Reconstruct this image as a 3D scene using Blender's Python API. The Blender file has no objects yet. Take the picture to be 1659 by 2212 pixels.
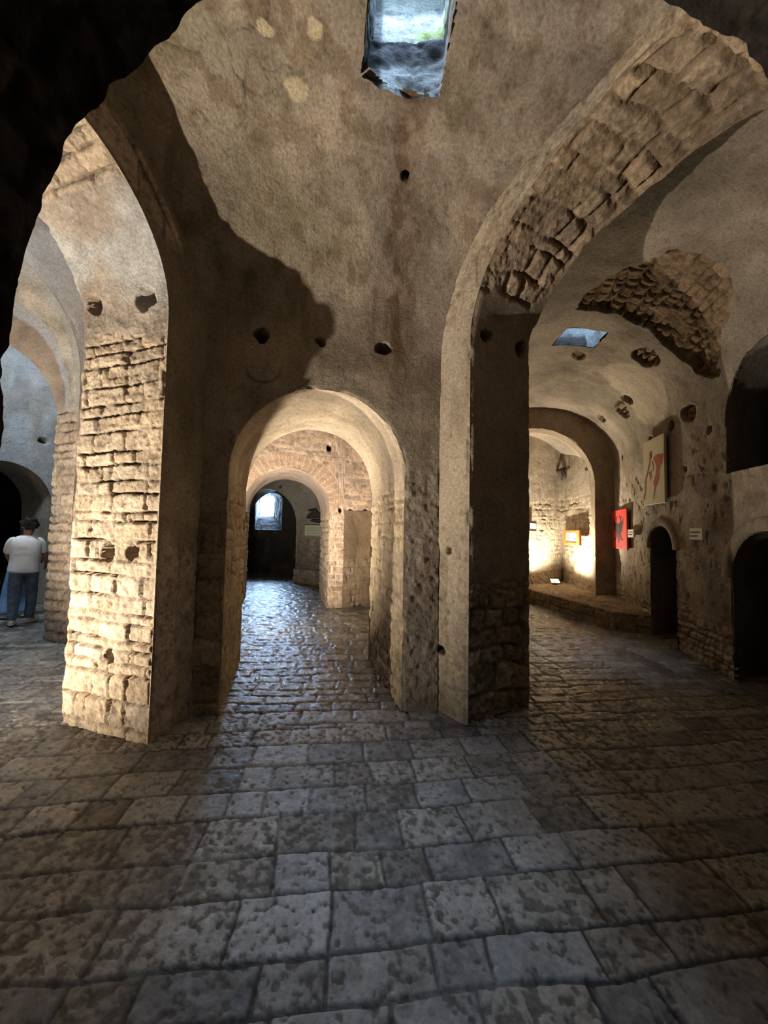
import bpy, bmesh, math, random
import numpy as np
from mathutils import Vector, Matrix

sc = bpy.context.scene
COL = sc.collection
# ------------------------------------------------------------------ camera
def make_camera():
    cd = bpy.data.cameras.new('camera'); co = bpy.data.objects.new('camera', cd); COL.objects.link(co)
    P = math.radians(3.0); R = math.radians(1.05)
    f = Vector((0, math.cos(P), math.sin(P))); r0 = Vector((1, 0, 0)); u0 = Vector((0, -math.sin(P), math.cos(P)))
    r = math.cos(R)*r0 + math.sin(R)*u0; u = math.cos(R)*u0 - math.sin(R)*r0
    m = Matrix((r, u, -f)).transposed().to_4x4(); m.translation = Vector((0, 0, 1.6))
    co.matrix_world = m
    cd.sensor_fit = 'VERTICAL'; cd.sensor_height = 36.0; cd.sensor_width = 27.0
    cd.lens = 831.0/2212.0*36.0
    cd.clip_start = 0.02; cd.clip_end = 200
    sc.camera = co
make_camera()

# ------------------------------------------------------------------ look, world, lamps
sc.view_settings.view_transform = 'Standard'
sc.view_settings.look = 'None'
sc.view_settings.exposure = 0.0
sc.view_settings.gamma = 1.0
sc.view_settings.use_curve_mapping = False
sc.cycles.use_denoising = True
sc.cycles.max_bounces = 7
sc.cycles.diffuse_bounces = 6
sc.cycles.glossy_bounces = 3
sc.cycles.sample_clamp_indirect = 6.0
sc.cycles.use_adaptive_sampling = True
sc.cycles.adaptive_threshold = 0.02

w = bpy.data.worlds.new('sky'); sc.world = w; w.use_nodes = True
w.node_tree.nodes['Background'].inputs[0].default_value = (0.50, 0.72, 1.0, 1)
w.node_tree.nodes['Background'].inputs[1].default_value = 125.0

def spot(name, loc, target, power, col, size=2.2, blend=0.8, radius=0.03):
    l = bpy.data.lights.new(name, 'SPOT'); o = bpy.data.objects.new(name, l); COL.objects.link(o)
    l.energy = power; l.color = col; l.spot_size = size; l.spot_blend = blend; l.shadow_soft_size = radius
    o.location = loc
    o.rotation_euler = (Vector(target)-Vector(loc)).to_track_quat('-Z', 'Y').to_euler()
    return o
def point(name, loc, power, col, radius=0.05):
    l = bpy.data.lights.new(name, 'POINT'); o = bpy.data.objects.new(name, l); COL.objects.link(o)
    l.energy = power; l.color = col; l.shadow_soft_size = radius; o.location = loc
    return o
def area(name, loc, target, sx, sy, power=0, col=(1, 1, 1), portal=False):
    l = bpy.data.lights.new(name, 'AREA'); o = bpy.data.objects.new(name, l); COL.objects.link(o)
    l.shape = 'RECTANGLE'; l.size = sx; l.size_y = sy; l.energy = power; l.color = col
    o.location = loc; o.rotation_euler = (Vector(target)-Vector(loc)).to_track_quat('-Z', 'Y').to_euler()
    if portal: l.cycles.is_portal = True
    return o
WARM = (1.0, 0.86, 0.69)
spot('floodlight_left_hall', (-4.10, 1.70, 0.14), (-3.26, 2.92, 1.79), 1330, WARM, math.radians(124), 0.75, 0.03)
spot('floodlight_middle_hall', (-2.15, 5.45, 0.16), (-1.25, 6.5, 2.7), 1500, (1.0, .85, .66), math.radians(158), 1.0, 0.05)
area('daylight_skylight_side_hall', (-5.9, 5.9, 5.6), (-6.3, 6.3, 0), 0.7, 0.7, 150, (.72, .86, 1.0))
area('cool_fill_left_hall', (-3.3, 4.1, 6.1), (-3.9, 4.6, 0), 0.6, 0.6, 45, (.82, .91, 1.0))  # added unseen fill that lifts the dim left hall wall; no skylight is built
area('daylight_far_window', (-4.95, 16.0, 2.75), (-3.4, 9.0, 0), 0.5, 0.8, 125, (.38, .62, 1.0))
area('portal_main', (0.12, 2.3, 6.58), (0.12, 2.3, 0), 0.8, 0.9, portal=True)
area('portal_right', (2.95, 5.7, 6.58), (2.95, 5.7, 0), 1.1, 1.1, portal=True)
area('portal_far', (-4.72, 15.65, 2.5), (-4.6, 10, 2.2), 0.7, 1.0, portal=True)

# ------------------------------------------------------------------ numpy noise
def _h(ix, iy, iz, s):
    n = (ix*np.uint32(374761393) + iy*np.uint32(668265263) + iz*np.uint32(2147483647) + np.uint32((s*144665) & 0xffffffff))
    n = (n ^ (n >> np.uint32(13)))*np.uint32(1274126177)
    n = (n ^ (n >> np.uint32(15)))*np.uint32(2246822519)
    return ((n ^ (n >> np.uint32(16))) & np.uint32(0xffffff)).astype(np.float32)/16777215.0
def vn(P, s=0):
    sh = P.shape[:-1]; P = P.reshape(-1, 3)
    i = np.floor(P); f = (P-i).astype(np.float32); i = i.astype(np.int64).astype(np.uint32)
    w = f*f*f*(f*(f*6-15)+10)
    o = np.uint32(1); x, y, z = i[:, 0], i[:, 1], i[:, 2]
    wx, wy, wz = w[:, 0], w[:, 1], w[:, 2]
    def L(a, b, t): return a+(b-a)*t
    r = L(L(L(_h(x, y, z, s), _h(x+o, y, z, s), wx), L(_h(x, y+o, z, s), _h(x+o, y+o, z, s), wx), wy),
          L(L(_h(x, y, z+o, s), _h(x+o, y, z+o, s), wx), L(_h(x, y+o, z+o, s), _h(x+o, y+o, z+o, s), wx), wy), wz)
    return r.reshape(sh)
def fbm(P, o=4, s=0, g=0.5):
    P = np.asarray(P); a = 1.0; t = 0; r = 0
    for k in range(o):
        r = r + a*vn(P*(2.03**k)+k*17.3, s+k); t += a; a *= g
    return r/t          # 0..1, mean .5
def ss(a, b, x):
    t = np.clip((x-a)/(b-a), 0, 1); return t*t*(3-2*t)
def mixc(a, b, t):
    return a*(1-t[..., None])+b*t[..., None]
def C3(*c): return np.array(c, np.float32)

def masonry(U, V, seed, rowh=(.12, .2), bw=(.2, .5), warp=.03, wf=2.5):
    """dressed-stone courses: distance to the nearest joint and random values for each stone"""
    P2 = np.stack([U*wf, V*wf, np.full_like(U, seed*3.7)], -1)
    Vw = V+warp*2*(fbm(P2, 3, seed)-.5); Uw = U+warp*2*(fbm(P2+31.7, 3, seed+9)-.5)
    rng = np.random.RandomState(seed)
    v0, v1 = Vw.min()-.5, Vw.max()+.5; u0, u1 = Uw.min()-1, Uw.max()+1
    ed = [v0]
    while ed[-1] < v1: ed.append(ed[-1]+rng.uniform(*rowh))
    ed = np.array(ed); r = np.clip(np.searchsorted(ed, Vw)-1, 0, len(ed)-2)
    dv = np.minimum(Vw-ed[r], ed[r+1]-Vw)
    du = np.zeros_like(U); k1 = np.zeros_like(U); k2 = np.zeros_like(U); cu = np.zeros_like(U)
    for q in np.unique(r):
        m = r == q; e = [u0-rng.uniform(0, .5)]
        while e[-1] < u1: e.append(e[-1]+rng.uniform(*bw))
        e = np.array(e); c = np.clip(np.searchsorted(e, Uw[m])-1, 0, len(e)-2)
        du[m] = np.minimum(Uw[m]-e[c], e[c+1]-Uw[m])
        R1 = rng.rand(len(e)); R2 = rng.rand(len(e)); k1[m] = R1[c]; k2[m] = R2[c]
        cu[m] = (Uw[m]-e[c])/(e[c+1]-e[c])-.5
    return np.minimum(du, dv), k1, k2, cu

STONE = C3(.46, .38, .305); PLAST = C3(.33, .28, .235); LIGHTP = C3(.50, .475, .44); JOINT = C3(.13, .10, .075); BROWN = C3(.19, .145, .10)

def wall_tex(seed=1, expose=None, stone=STONE, plaster=PLAST, joint=JOINT, rowh=(.11, .19), bw=(.16, .5), warp=.03, jw=.012, jd=.022,
             rag=.011, stone_var=.28, holes=(), stain=None, plamp=.014, extra=None, rnd=.03, patchy=.55):
    def f(P, U, V):
        lo = fbm(P*1.3, 4, seed+50); mid = fbm(P*6.0, 4, seed+60); hi = fbm(P*22.0, 3, seed+70)
        d = plamp*(fbm(P*2.1, 3, seed+80)-.5)*2+.005*(mid-.5)*2+.0015*(hi-.5)
        c = plaster*(1+patchy*(lo-.5)*1.6+.35*(mid-.5)+.25*(hi-.5))[..., None]
        br = ss(.50, .72, fbm(P*np.array([3.5, 3.5, 1.2]), 4, seed+90))
        c = mixc(c, BROWN*(0.6+.8*mid)[..., None], br*.45)
        sp = ss(.70, .80, fbm(P*31, 2, seed+95)); c = c*(1-.3*sp)[..., None]
        if expose is not None:
            e, k1, k2, cu = masonry(U, V, seed, rowh, bw, warp)
            j = (1-ss(jw*.2, jw, e))*(.45+.55*ss(.35, .6, fbm(P*3.3, 2, seed+13)))
            e = e+.010*(fbm(P*17, 3, seed+11)-.5)*2
            prof = ss(0, rnd, e); gap = .25+1.3*ss(.35, .7, fbm(P*3.3, 2, seed+13))
            ragn = .5*(fbm(P*15, 4, seed+3, .6)-.5)+.5*(fbm(P*36, 3, seed+4, .75)-.5); rdg = np.abs(fbm(P*np.array([9, 9, 13]), 3, seed+17)-.5)
            sd = -jd*(1-prof)*gap+.009*(k1-.5)*2+.008*cu*(k2-.5)*4+rag*2.2*ragn-rag*1.2*rdg+.004*(hi-.5)-.004
            scol = stone*(1+stone_var*(k1-.5)*2*.6+.55*(mid-.5)+.5*(hi-.5)*.8)[..., None]
            scol = scol*(1+1.3*ragn)[..., None]; scol = scol*(1+np.stack([.05*(k2-.5), 0*k2, -.10*(k2-.5)], -1))
            pit = ss(.60, .70, fbm(P*19, 3, seed+7)); scol = scol*(1-.35*pit)[..., None]; sd = sd-.006*pit
            scol = mixc(scol, joint*(.7+.6*hi)[..., None], j*.9)
            x = np.clip(expose(P, U, V), 0, 1)
            xs = ss(.35, .65, x+.5*(fbm(P*3.1, 4, seed+5)-.5))
            d = d*(1-xs)+sd*xs; c = mixc(c, scol, xs)
        if stain is not None: c = stain(c, P, mid, hi)
        for (hx, hy, hz, hr, hd) in holes:
            q = np.sqrt(((P-np.array([hx, hy, hz]))**2).sum(-1))+hr*.5*(fbm(P*9+hx, 2, 5)-.5)*2
            m = 1-ss(hr*.86, hr*1.08, q); d = d*(1-m)-hd*1.6*m
            m2 = 1-ss(hr*.7, hr*1.0, q); c = mixc(c, C3(.02, .016, .013), m2*.92)  # hole interior coloured near black, painting in the shade of its depth
        if extra is not None: d, c = extra(d, c, P, U, V, mid, hi)
        return d, np.clip(c, .01, .95)
    return f

def edge_d(P):
    return -.004-.03*np.abs(fbm(P*11, 4, 777)-.5)-.02*ss(.55, .75, fbm(P*4, 3, 778))

class Patch: pass
def patch(G, look, tex, U=None, V=None, edges=None, keep=None, wd=.05):
    G = np.asarray(G, np.float64); n, m = G.shape[:2]
    du = np.gradient(G, axis=0); dv = np.gradient(G, axis=1)
    N = np.cross(du, dv); N /= np.linalg.norm(N, axis=-1, keepdims=True)+1e-12
    c = (n//2, m//2)
    flip = np.dot(N[c], np.asarray(look)-G[c]) < 0
    if flip: N = -N
    lu = np.concatenate([np.zeros((1, m)), np.cumsum(np.linalg.norm(np.diff(G, axis=0), axis=-1), 0)], 0)
    lv = np.concatenate([np.zeros((n, 1)), np.cumsum(np.linalg.norm(np.diff(G, axis=1), axis=-1), 1)], 1)
    if U is None: U = lu
    if V is None: V = lv
    d, col = tex(G, U, V)
    if edges:
        ed = edge_d(G)
        for k, nv in edges.items():
            q = {'u0': lu, 'u1': lu[-1:]-lu, 'v0': lv, 'v1': lv[:, -1:]-lv}[k]
            wt = 1-ss(0, wd, q)
            nv = np.asarray(nv, float)
            if nv.ndim == 2: nv = nv[:, None] if k[0] == 'v' else nv[None]
            N = N*(1-wt[..., None])+nv*wt[..., None]
            d = d*(1-wt)+ed*wt
        N /= np.linalg.norm(N, axis=-1, keepdims=True)+1e-12
    p = Patch(); p.V = G+N*d[..., None]; p.col = col; p.flip = flip; p.keep = keep(G) if keep is not None else None
    return p
def build(name, patches, mat, parent=None):
    vs, qs, cs, off = [], [], [], 0
    for p in patches:
        n, m = p.V.shape[:2]; idx = np.arange(n*m).reshape(n, m)+off
        q = np.stack([idx[:-1, :-1], idx[1:, :-1], idx[1:, 1:], idx[:-1, 1:]], -1)
        if p.flip: q = q[..., ::-1]
        if p.keep is not None:
            k = p.keep[:-1, :-1] & p.keep[1:, :-1] & p.keep[1:, 1:] & p.keep[:-1, 1:]; q = q[k]
        vs.append(p.V.reshape(-1, 3)); cs.append(np.concatenate([p.col.reshape(n*m, -1), np.ones((n*m, 1))], 1)[:, :4]); qs.append(q.reshape(-1, 4)); off += n*m
    V = np.concatenate(vs); Q = np.concatenate(qs); Cc = np.concatenate(cs)
    me = bpy.data.meshes.new(name)
    me.vertices.add(len(V)); me.vertices.foreach_set('co', V.astype(np.float32).ravel())
    me.loops.add(Q.size); me.loops.foreach_set('vertex_index', Q.astype(np.int32).ravel())
    me.polygons.add(len(Q)); me.polygons.foreach_set('loop_start', np.arange(0, Q.size, 4, dtype=np.int32))
    me.polygons.foreach_set('loop_total', np.full(len(Q), 4, np.int32))
    me.polygons.foreach_set('use_smooth', np.ones(len(Q), bool))
    me.update(calc_edges=True)
    a = me.attributes.new('Col', 'FLOAT_COLOR', 'POINT'); a.data.foreach_set('color', Cc.astype(np.float32).ravel())
    me.materials.append(mat)
    o = bpy.data.objects.new(name, me); COL.objects.link(o)
    if parent: o.parent = parent
    return o
def struct(name, patches, mat):
    o = build(name, patches, mat); o['kind'] = 'structure'; return o

# ------------------------------------------------------------------ materials
def nodes(name):
    m = bpy.data.materials.new(name); m.use_nodes = True; nt = m.node_tree
    return m, nt, nt.nodes['Principled BSDF']
def stone_mat(name, rough=.9, spec=.25, bump=.5, scale=60, rvar=0.0):
    m, nt, b = nodes(name); N = nt.nodes; L = nt.links
    at = N.new('ShaderNodeAttribute'); at.attribute_name = 'Col'
    tc = N.new('ShaderNodeTexCoord')
    n1 = N.new('ShaderNodeTexNoise'); n1.inputs['Scale'].default_value = scale; n1.inputs['Detail'].default_value = 9; n1.inputs['Roughness'].default_value = .66
    n2 = N.new('ShaderNodeTexNoise'); n2.inputs['Scale'].default_value = scale*.3; n2.inputs['Detail'].default_value = 5
    L.new(tc.outputs['Object'], n1.inputs['Vector']); L.new(tc.outputs['Object'], n2.inputs['Vector'])
    r = N.new('ShaderNodeMapRange'); r.inputs[1].default_value = .3; r.inputs[2].default_value = .7; r.inputs[3].default_value = .66; r.inputs[4].default_value = 1.28
    L.new(n1.outputs['Fac'], r.inputs['Value'])
    mx = N.new('ShaderNodeMix'); mx.data_type = 'RGBA'; mx.blend_type = 'MULTIPLY'; mx.inputs[0].default_value = 1
    L.new(at.outputs['Color'], mx.inputs[6]); L.new(r.outputs['Result'], mx.inputs[7])
    L.new(mx.outputs[2], b.inputs['Base Color'])
    ad = N.new('ShaderNodeMath'); ad.operation = 'ADD'; L.new(n1.outputs['Fac'], ad.inputs[0]); L.new(n2.outputs['Fac'], ad.inputs[1])
    bp = N.new('ShaderNodeBump'); bp.inputs['Strength'].default_value = bump; bp.inputs['Distance'].default_value = .012
    L.new(ad.outputs[0], bp.inputs['Height']); L.new(bp.outputs['Normal'], b.inputs['Normal'])
    b.inputs['Roughness'].default_value = rough; b.inputs['Specular IOR Level'].default_value = spec
    if rvar:
        rr = N.new('ShaderNodeMapRange'); rr.inputs[1].default_value = .35; rr.inputs[2].default_value = .65
        rr.inputs[3].default_value = -rvar; rr.inputs[4].default_value = rvar
        ra = N.new('ShaderNodeMath'); ra.operation = 'ADD'
        L.new(n2.outputs['Fac'], rr.inputs['Value']); L.new(rr.outputs['Result'], ra.inputs[0]); L.new(at.outputs['Alpha'], ra.inputs[1]); L.new(ra.outputs[0], b.inputs['Roughness'])
    return m
M_WALL = stone_mat('old_masonry', .92, .12, 1.0, 48)
M_FLOOR = stone_mat('worn_paving', .34, .5, .55, 40, .12)
def flat_mat(name, col, rough=.7, spec=.3, noise=0.0, scale=40, emit=0, emitcol=None, bump=0.0):
    m, nt, b = nodes(name); N = nt.nodes; L = nt.links
    b.inputs['Base Color'].default_value = (*col, 1); b.inputs['Roughness'].default_value = rough; b.inputs['Specular IOR Level'].default_value = spec
    if noise or bump:
        tc = N.new('ShaderNodeTexCoord'); n = N.new('ShaderNodeTexNoise'); n.inputs['Scale'].default_value = scale; n.inputs['Detail'].default_value = 4
        L.new(tc.outputs['Object'], n.inputs['Vector'])
        if noise:
            rp = N.new('ShaderNodeValToRGB'); e = rp.color_ramp.elements
            e[0].position = .3; e[1].position = .7
            e[0].color = (*[max(0, c*(1-noise)) for c in col], 1); e[1].color = (*[min(1, c*(1+noise)) for c in col], 1)
            L.new(n.outputs['Fac'], rp.inputs['Fac']); L.new(rp.outputs['Color'], b.inputs['Base Color'])
        if bump:
            bp = N.new('ShaderNodeBump'); bp.inputs['Strength'].default_value = bump; bp.inputs['Distance'].default_value = .01
            L.new(n.outputs['Fac'], bp.inputs['Height']); L.new(bp.outputs['Normal'], b.inputs['Normal'])
    if emit:
        b.inputs['Emission Color'].default_value = (*(emitcol or col), 1); b.inputs['Emission Strength'].default_value = emit
    return m

# ------------------------------------------------------------------ geometry helpers
def apath(half, zs, rise, sp, zmin=0.0, s0=0.0):
    """jamb up, elliptical arch over, jamb down -> (s, z) arrays"""
    nj = max(3, int((zs-zmin)/sp)); na = max(8, int(math.pi*(half+rise)/2/sp)); na += na % 2
    t = np.linspace(0, math.pi, na+1)
    s = np.concatenate([np.zeros(nj), half*(1-np.cos(t)), np.full(nj, 2*half)])
    z = np.concatenate([np.linspace(zmin, zs, nj, endpoint=False), zs+rise*np.sin(t), np.linspace(zs, zmin, nj+1)[1:]])
    return s+s0, z
def resample(P, k):
    P = np.asarray(P, float); L = np.concatenate([[0], np.cumsum(np.linalg.norm(np.diff(P, axis=0), axis=1))])
    t = np.linspace(0, L[-1], k); return np.stack([np.interp(t, L, P[:, i]) for i in range(P.shape[1])], 1)
def at_frac(P, fr):
    P = np.asarray(P, float); L = np.concatenate([[0], np.cumsum(np.linalg.norm(np.diff(P, axis=0), axis=1))]); L /= L[-1]
    return np.stack([np.interp(fr, L, P[:, i]) for i in range(P.shape[1])], 1)
def place(o, d, s, z):
    s = np.asarray(s); z = np.asarray(z)
    return np.stack([o[0]+s*d[0], o[1]+s*d[1], z], -1)
def loft(A, B, m):
    u = np.linspace(0, 1, m)[None, :, None]; return A[:, None]*(1-u)+B[:, None]*u
def quadgrid(a, b, z0, z1, sp):
    n = max(3, int(math.dist(a, b)/sp)); m = max(3, int((z1-z0)/sp))
    t = np.linspace(0, 1, n)[:, None]; z = np.linspace(z0, z1, m)[None]
    return np.stack([a[0]+(b[0]-a[0])*t+0*z, a[1]+(b[1]-a[1])*t+0*z, z+0*t], -1)
def unit(v): v = np.asarray(v, float); return v/np.linalg.norm(v)
def smooth_curve(P, n):
    P = np.asarray(P, float); T = np.linspace(0, 1, 400); t = np.linspace(0, 1, len(P))
    Q = np.stack([np.interp(T, t, P[:, k]) for k in range(2)], 1); k = np.hanning(61); k /= k.sum()
    pad = np.concatenate([2*Q[0]-Q[30:0:-1], Q, 2*Q[-1]-Q[-2:-32:-1]])
    Q = np.stack([np.convolve(pad[:, i], k, 'valid') for i in range(2)], 1)
    tt = np.linspace(0, 1, n); return np.stack([np.interp(tt, T, Q[:, i]) for i in range(2)], 1)

# main plan points
OL = np.array((-1.71, 2.92)); DL = np.array((-.322, -.947)); AL = np.array((-.947, .322)); DEPL = .96
OR_ = np.array((.73, 3.29)); DR = np.array((.489, -.872))
FL = np.array((-1.62, 3.375)); FR = np.array((.51, 3.553))
LOUT = [(-.46, 3.0), (-.46, 3.2), (-.41, 3.45), (-.25, 3.75), (0, 4.1), (.24, 4.42), (.45, 4.6), (.75, 4.75), (1.1, 4.82), (1.6, 4.85)]
ROUT = [(-.42, 3.0), (-.42, 3.2), (-.37, 3.45), (-.25, 3.8), (-.08, 4.1), (.24, 4.34), (.6, 4.42), (.95, 4.46), (1.35, 4.48), (2.0, 4.46)]
CAM = np.array((0, 0, 1.6)); ROOM = np.array((0, 1.9, 2.0))

# ================================================================== FLOOR
def floor_tex(P, U, V):
    a = .12; x = P[..., 0]*math.cos(a)+P[..., 1]*math.sin(a); y = -P[..., 0]*math.sin(a)+P[..., 1]*math.cos(a)
    e, k1, k2, cu = masonry(x, y, 41, (.17, .30), (.20, .48), .035, 1.8)
    far = ss(2.9, 3.6, P[..., 1])
    e2, m1, m2, cu2 = masonry(x, y, 43, (.14, .25), (.22, .52), .05, 2.2)
    e = np.where(far > .5, e2, e); k1 = np.where(far > .5, m1, k1); k2 = np.where(far > .5, m2, k2)
    lo = fbm(P*1.6, 3, 11); mid = fbm(P*8, 4, 12); hi = fbm(P*30, 3, 13)
    pitn = fbm(P*34, 3, 15, .6); pit = ss(.56, .68, pitn+.16*(k2-.5)+.14*(lo-.5))
    big = .6*ss(.64, .74, fbm(P*11, 4, 19, .6))
    d = -.012*(1-ss(0, .014, e))+.006*(k1-.5)+.008*(mid-.5)+.003*(hi-.5)-.005*pit-.006*big
    d = d+far*(.016*(fbm(P*11, 3, 77)-.5)-.004*(1-ss(0, .02, e)))
    c = C3(.245, .236, .218)*(1+.95*(k1-.5)+.8*(mid-.5)+.7*(hi-.5)+.3*(lo-.5))[..., None]
    c = c*(1+np.stack([.10*(k2-.5), .02*(k2-.5), -.12*(k2-.5)], -1))
    c = mixc(c, C3(.10, .085, .068)*(.6+.8*hi)[..., None], np.clip(pit*.8+big*.6, 0, 1))
    j = (1-ss(.003, .011, e))*(.35+.65*ss(.3, .55, fbm(P*2.2, 3, 17))); c = mixc(c, C3(.035, .03, .026)*(.5+hi)[..., None], j*.95)
    ro = .46-.24*ss(2.6, 4.2, P[..., 1])+.25*j*0+.12*(mid-.5)+.25*pit
    return d, np.concatenate([np.clip(c, .01, .9), np.clip(ro, .12, .9)[..., None]], -1)
def make_floor():
    n, m = 620, 760
    Y = np.concatenate([np.linspace(-1.2, .9, 30, endpoint=False), .9*np.exp(np.linspace(0, math.log(16/.9), n))])
    t = np.linspace(-1.32, 1.25, m)
    w_ = np.maximum(Y, .9)+.35
    G = np.stack([t[None]*w_[:, None], Y[:, None]+0*t[None], 0*Y[:, None]+0*t[None]], -1)
    p = patch(G, (0, 2, 5), floor_tex)
    g2 = np.stack(np.meshgrid(np.linspace(-15, 9, 60), np.linspace(-4, 17, 60), indexing='ij')+[np.full((60, 60), -.06)], -1)
    p2 = patch(g2, (0, 2, 5), lambda P, U, V: (0*U, np.full(P.shape[:2]+(4,), .25)))
    struct('floor', [p, p2], M_FLOOR)
make_floor()

# ================================================================== LEFT ARCH (jamb, soffit, face ring)
SP = .0125
def corner_n(a, b): return unit(np.asarray(a)+np.asarray(b))
def arch_normals(s, z, d, half, zs):
    """outward-into-opening 3D normals along an arch path"""
    P = place((0, 0), d, s, z); T = np.gradient(P, axis=0); T /= np.linalg.norm(T, axis=1, keepdims=True)
    A = np.array([-d[1], d[0], 0.]); N = np.cross(T, A); N /= np.linalg.norm(N, axis=1, keepdims=True)
    c = place((0, 0), d, np.array([half+s.min()]), np.array([zs]))[0]
    sg = np.sign(((c-P)*N).sum(1)); sg[sg == 0] = 1
    return N*np.median(sg)
def left_arch():
    half, zs, rise = 1.0, 3.25, .97
    s, z = apath(half, zs, rise, SP)
    near = place(OL, DL, s, z); fo = OL+AL*DEPL
    far = place(fo, DL, s, z)
    m = int(DEPL/SP)
    Nn = arch_normals(s, z, DL, half, zs)
    facen = np.array([-AL[0], -AL[1], 0.])     # ring faces the room (towards +x)
    ce = Nn+facen; ce /= np.linalg.norm(ce, axis=1, keepdims=True)
    ce2 = Nn-facen; ce2 /= np.linalg.norm(ce2, axis=1, keepdims=True)
    G = loft(near, far, m)
    Z = np.tile(G[..., 2], 1)
    def exp(P, U, V):
        zz = P[..., 2]; e = (1-ss(2.95, 3.35, zz+.3*(fbm(P*2.5, 3, 4)-.5)))
        rim = 1-ss(.10, .22, V+.10*(fbm(P*5, 3, 8)-.5)); e = np.maximum(e, rim)
        up = ss(3.95, 4.1, zz)*.75
        return np.maximum(e, up)
    def extra(d, c, P, U, V, mid, hi):
        k = ss(3.25, 3.5, P[..., 2])*ss(.2, .3, V)*(1-ss(3.9, 4.1, P[..., 2]))*ss(.3, .5, fbm(P*2.2, 4, 6))
        c = mixc(c, LIGHTP*(.55+.75*mid)[..., None]*C3(.92, .98, 1.03), k*.8)
        rub = (1-ss(2.5, 2.9, P[..., 2]+.4*(fbm(P*2, 2, 9)-.5))); rn = fbm(P*13, 4, 19, .62)-.5; d = d+.035*rn*(1-rub)*(1-ss(3.3, 3.5, P[..., 2])); c = c*(1+.5*rn*(1-rub))[..., None]
        return d, c
    holes = [(-2.46, 3.17, 3.46, .075, .25), (-1.94, 3.0, 3.42, .10, .25), (-2.21, 3.09, 1.40, .07, .18), (-1.97, 3.01, 1.41, .065, .16), (-2.14, 3.07, .58, .045, .12), (-2.0, 3.02, 1.66, .02, .05)]
    tx = wall_tex(3, exp, stone=C3(0.459, 0.366, 0.266), rowh=(.07, .21), bw=(.10, .48), warp=.014, jw=.013, jd=.05, rag=.021, holes=holes, extra=extra, rnd=.014)
    p1 = patch(G, ROOM, lambda P, U, V: tx(P, V, U), edges={'v0': ce, 'v1': ce2})
    # masonry rows follow the path length, blocks run across the depth
    # face ring
    L = np.concatenate([[0], np.cumsum(np.hypot(np.diff(s), np.diff(z)))])
    ia = int(np.argmax(z)); fr = np.linspace(0, 1, 60)
    oc = smooth_curve(LOUT, 120)
    # outer curve to the apex (s=1.0), then mirrored
    up = oc[oc[:, 0] <= 1.0]
    jb = np.stack([np.full(60, -.46), np.linspace(0, 3.0, 60, endpoint=False)], 1)
    zt = zs+1.6
    # match by height on the jamb, by fraction over the arch
    k = np.where(z[:ia+1] <= 3.0)[0]
    outer = np.zeros((len(s), 2))
    outer[k, 0] = -.46; outer[k, 1] = z[k]
    ks = np.arange(k[-1]+1, ia+1); outer[ks] = at_frac(np.concatenate([[[-.46, 3.0]], up, [[1.0, 4.81]]]), np.linspace(0.02, 1, len(ks)))
    mir = outer[:ia+1][::-1].copy(); mir[:, 0] = 2*half-mir[:, 0]
    rest = len(s)-ia-1; outer[ia+1:] = mir[1:rest+1]
    OUT = place(OL, DL, outer[:, 0], outer[:, 1]); wj = ((1-ss(3.0, 4.2, OUT[:, 2]))*(s < .5))[:, None]; OUT[:, :2] = OUT[:, :2]*(1-wj)+FL[None]*wj
    Gr = loft(near, OUT, 40)
    sU = Gr[..., 0]*DL[0]+Gr[..., 1]*DL[1]
    tx2 = wall_tex(5, lambda P, U, V: np.maximum(.75*(1-ss(1.2, 1.9, P[..., 2])), .72*ss(3.6, 4.0, P[..., 2])*(1-ss(.25, .36, V))), rowh=(.2, .32), bw=(.2, .5), jd=.012, rag=.006, plaster=C3(0.296, 0.252, 0.185), patchy=.6)
    p2 = patch(Gr, ROOM+np.array((1, 0, 0)), tx2, edges={'v0': ce}, U=sU, V=None)
    return [p1, p2]
WL = left_arch()
# wall behind the left arch, seen edge-on
WL.append(patch(quadgrid((-2.54, 3.30), (-4.22, 5.42), 0, 6.2, .05), (-4, 3, 2), wall_tex(6, lambda P, U, V: 0*U+.8)))
struct('wall_left', WL, M_WALL)

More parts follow.
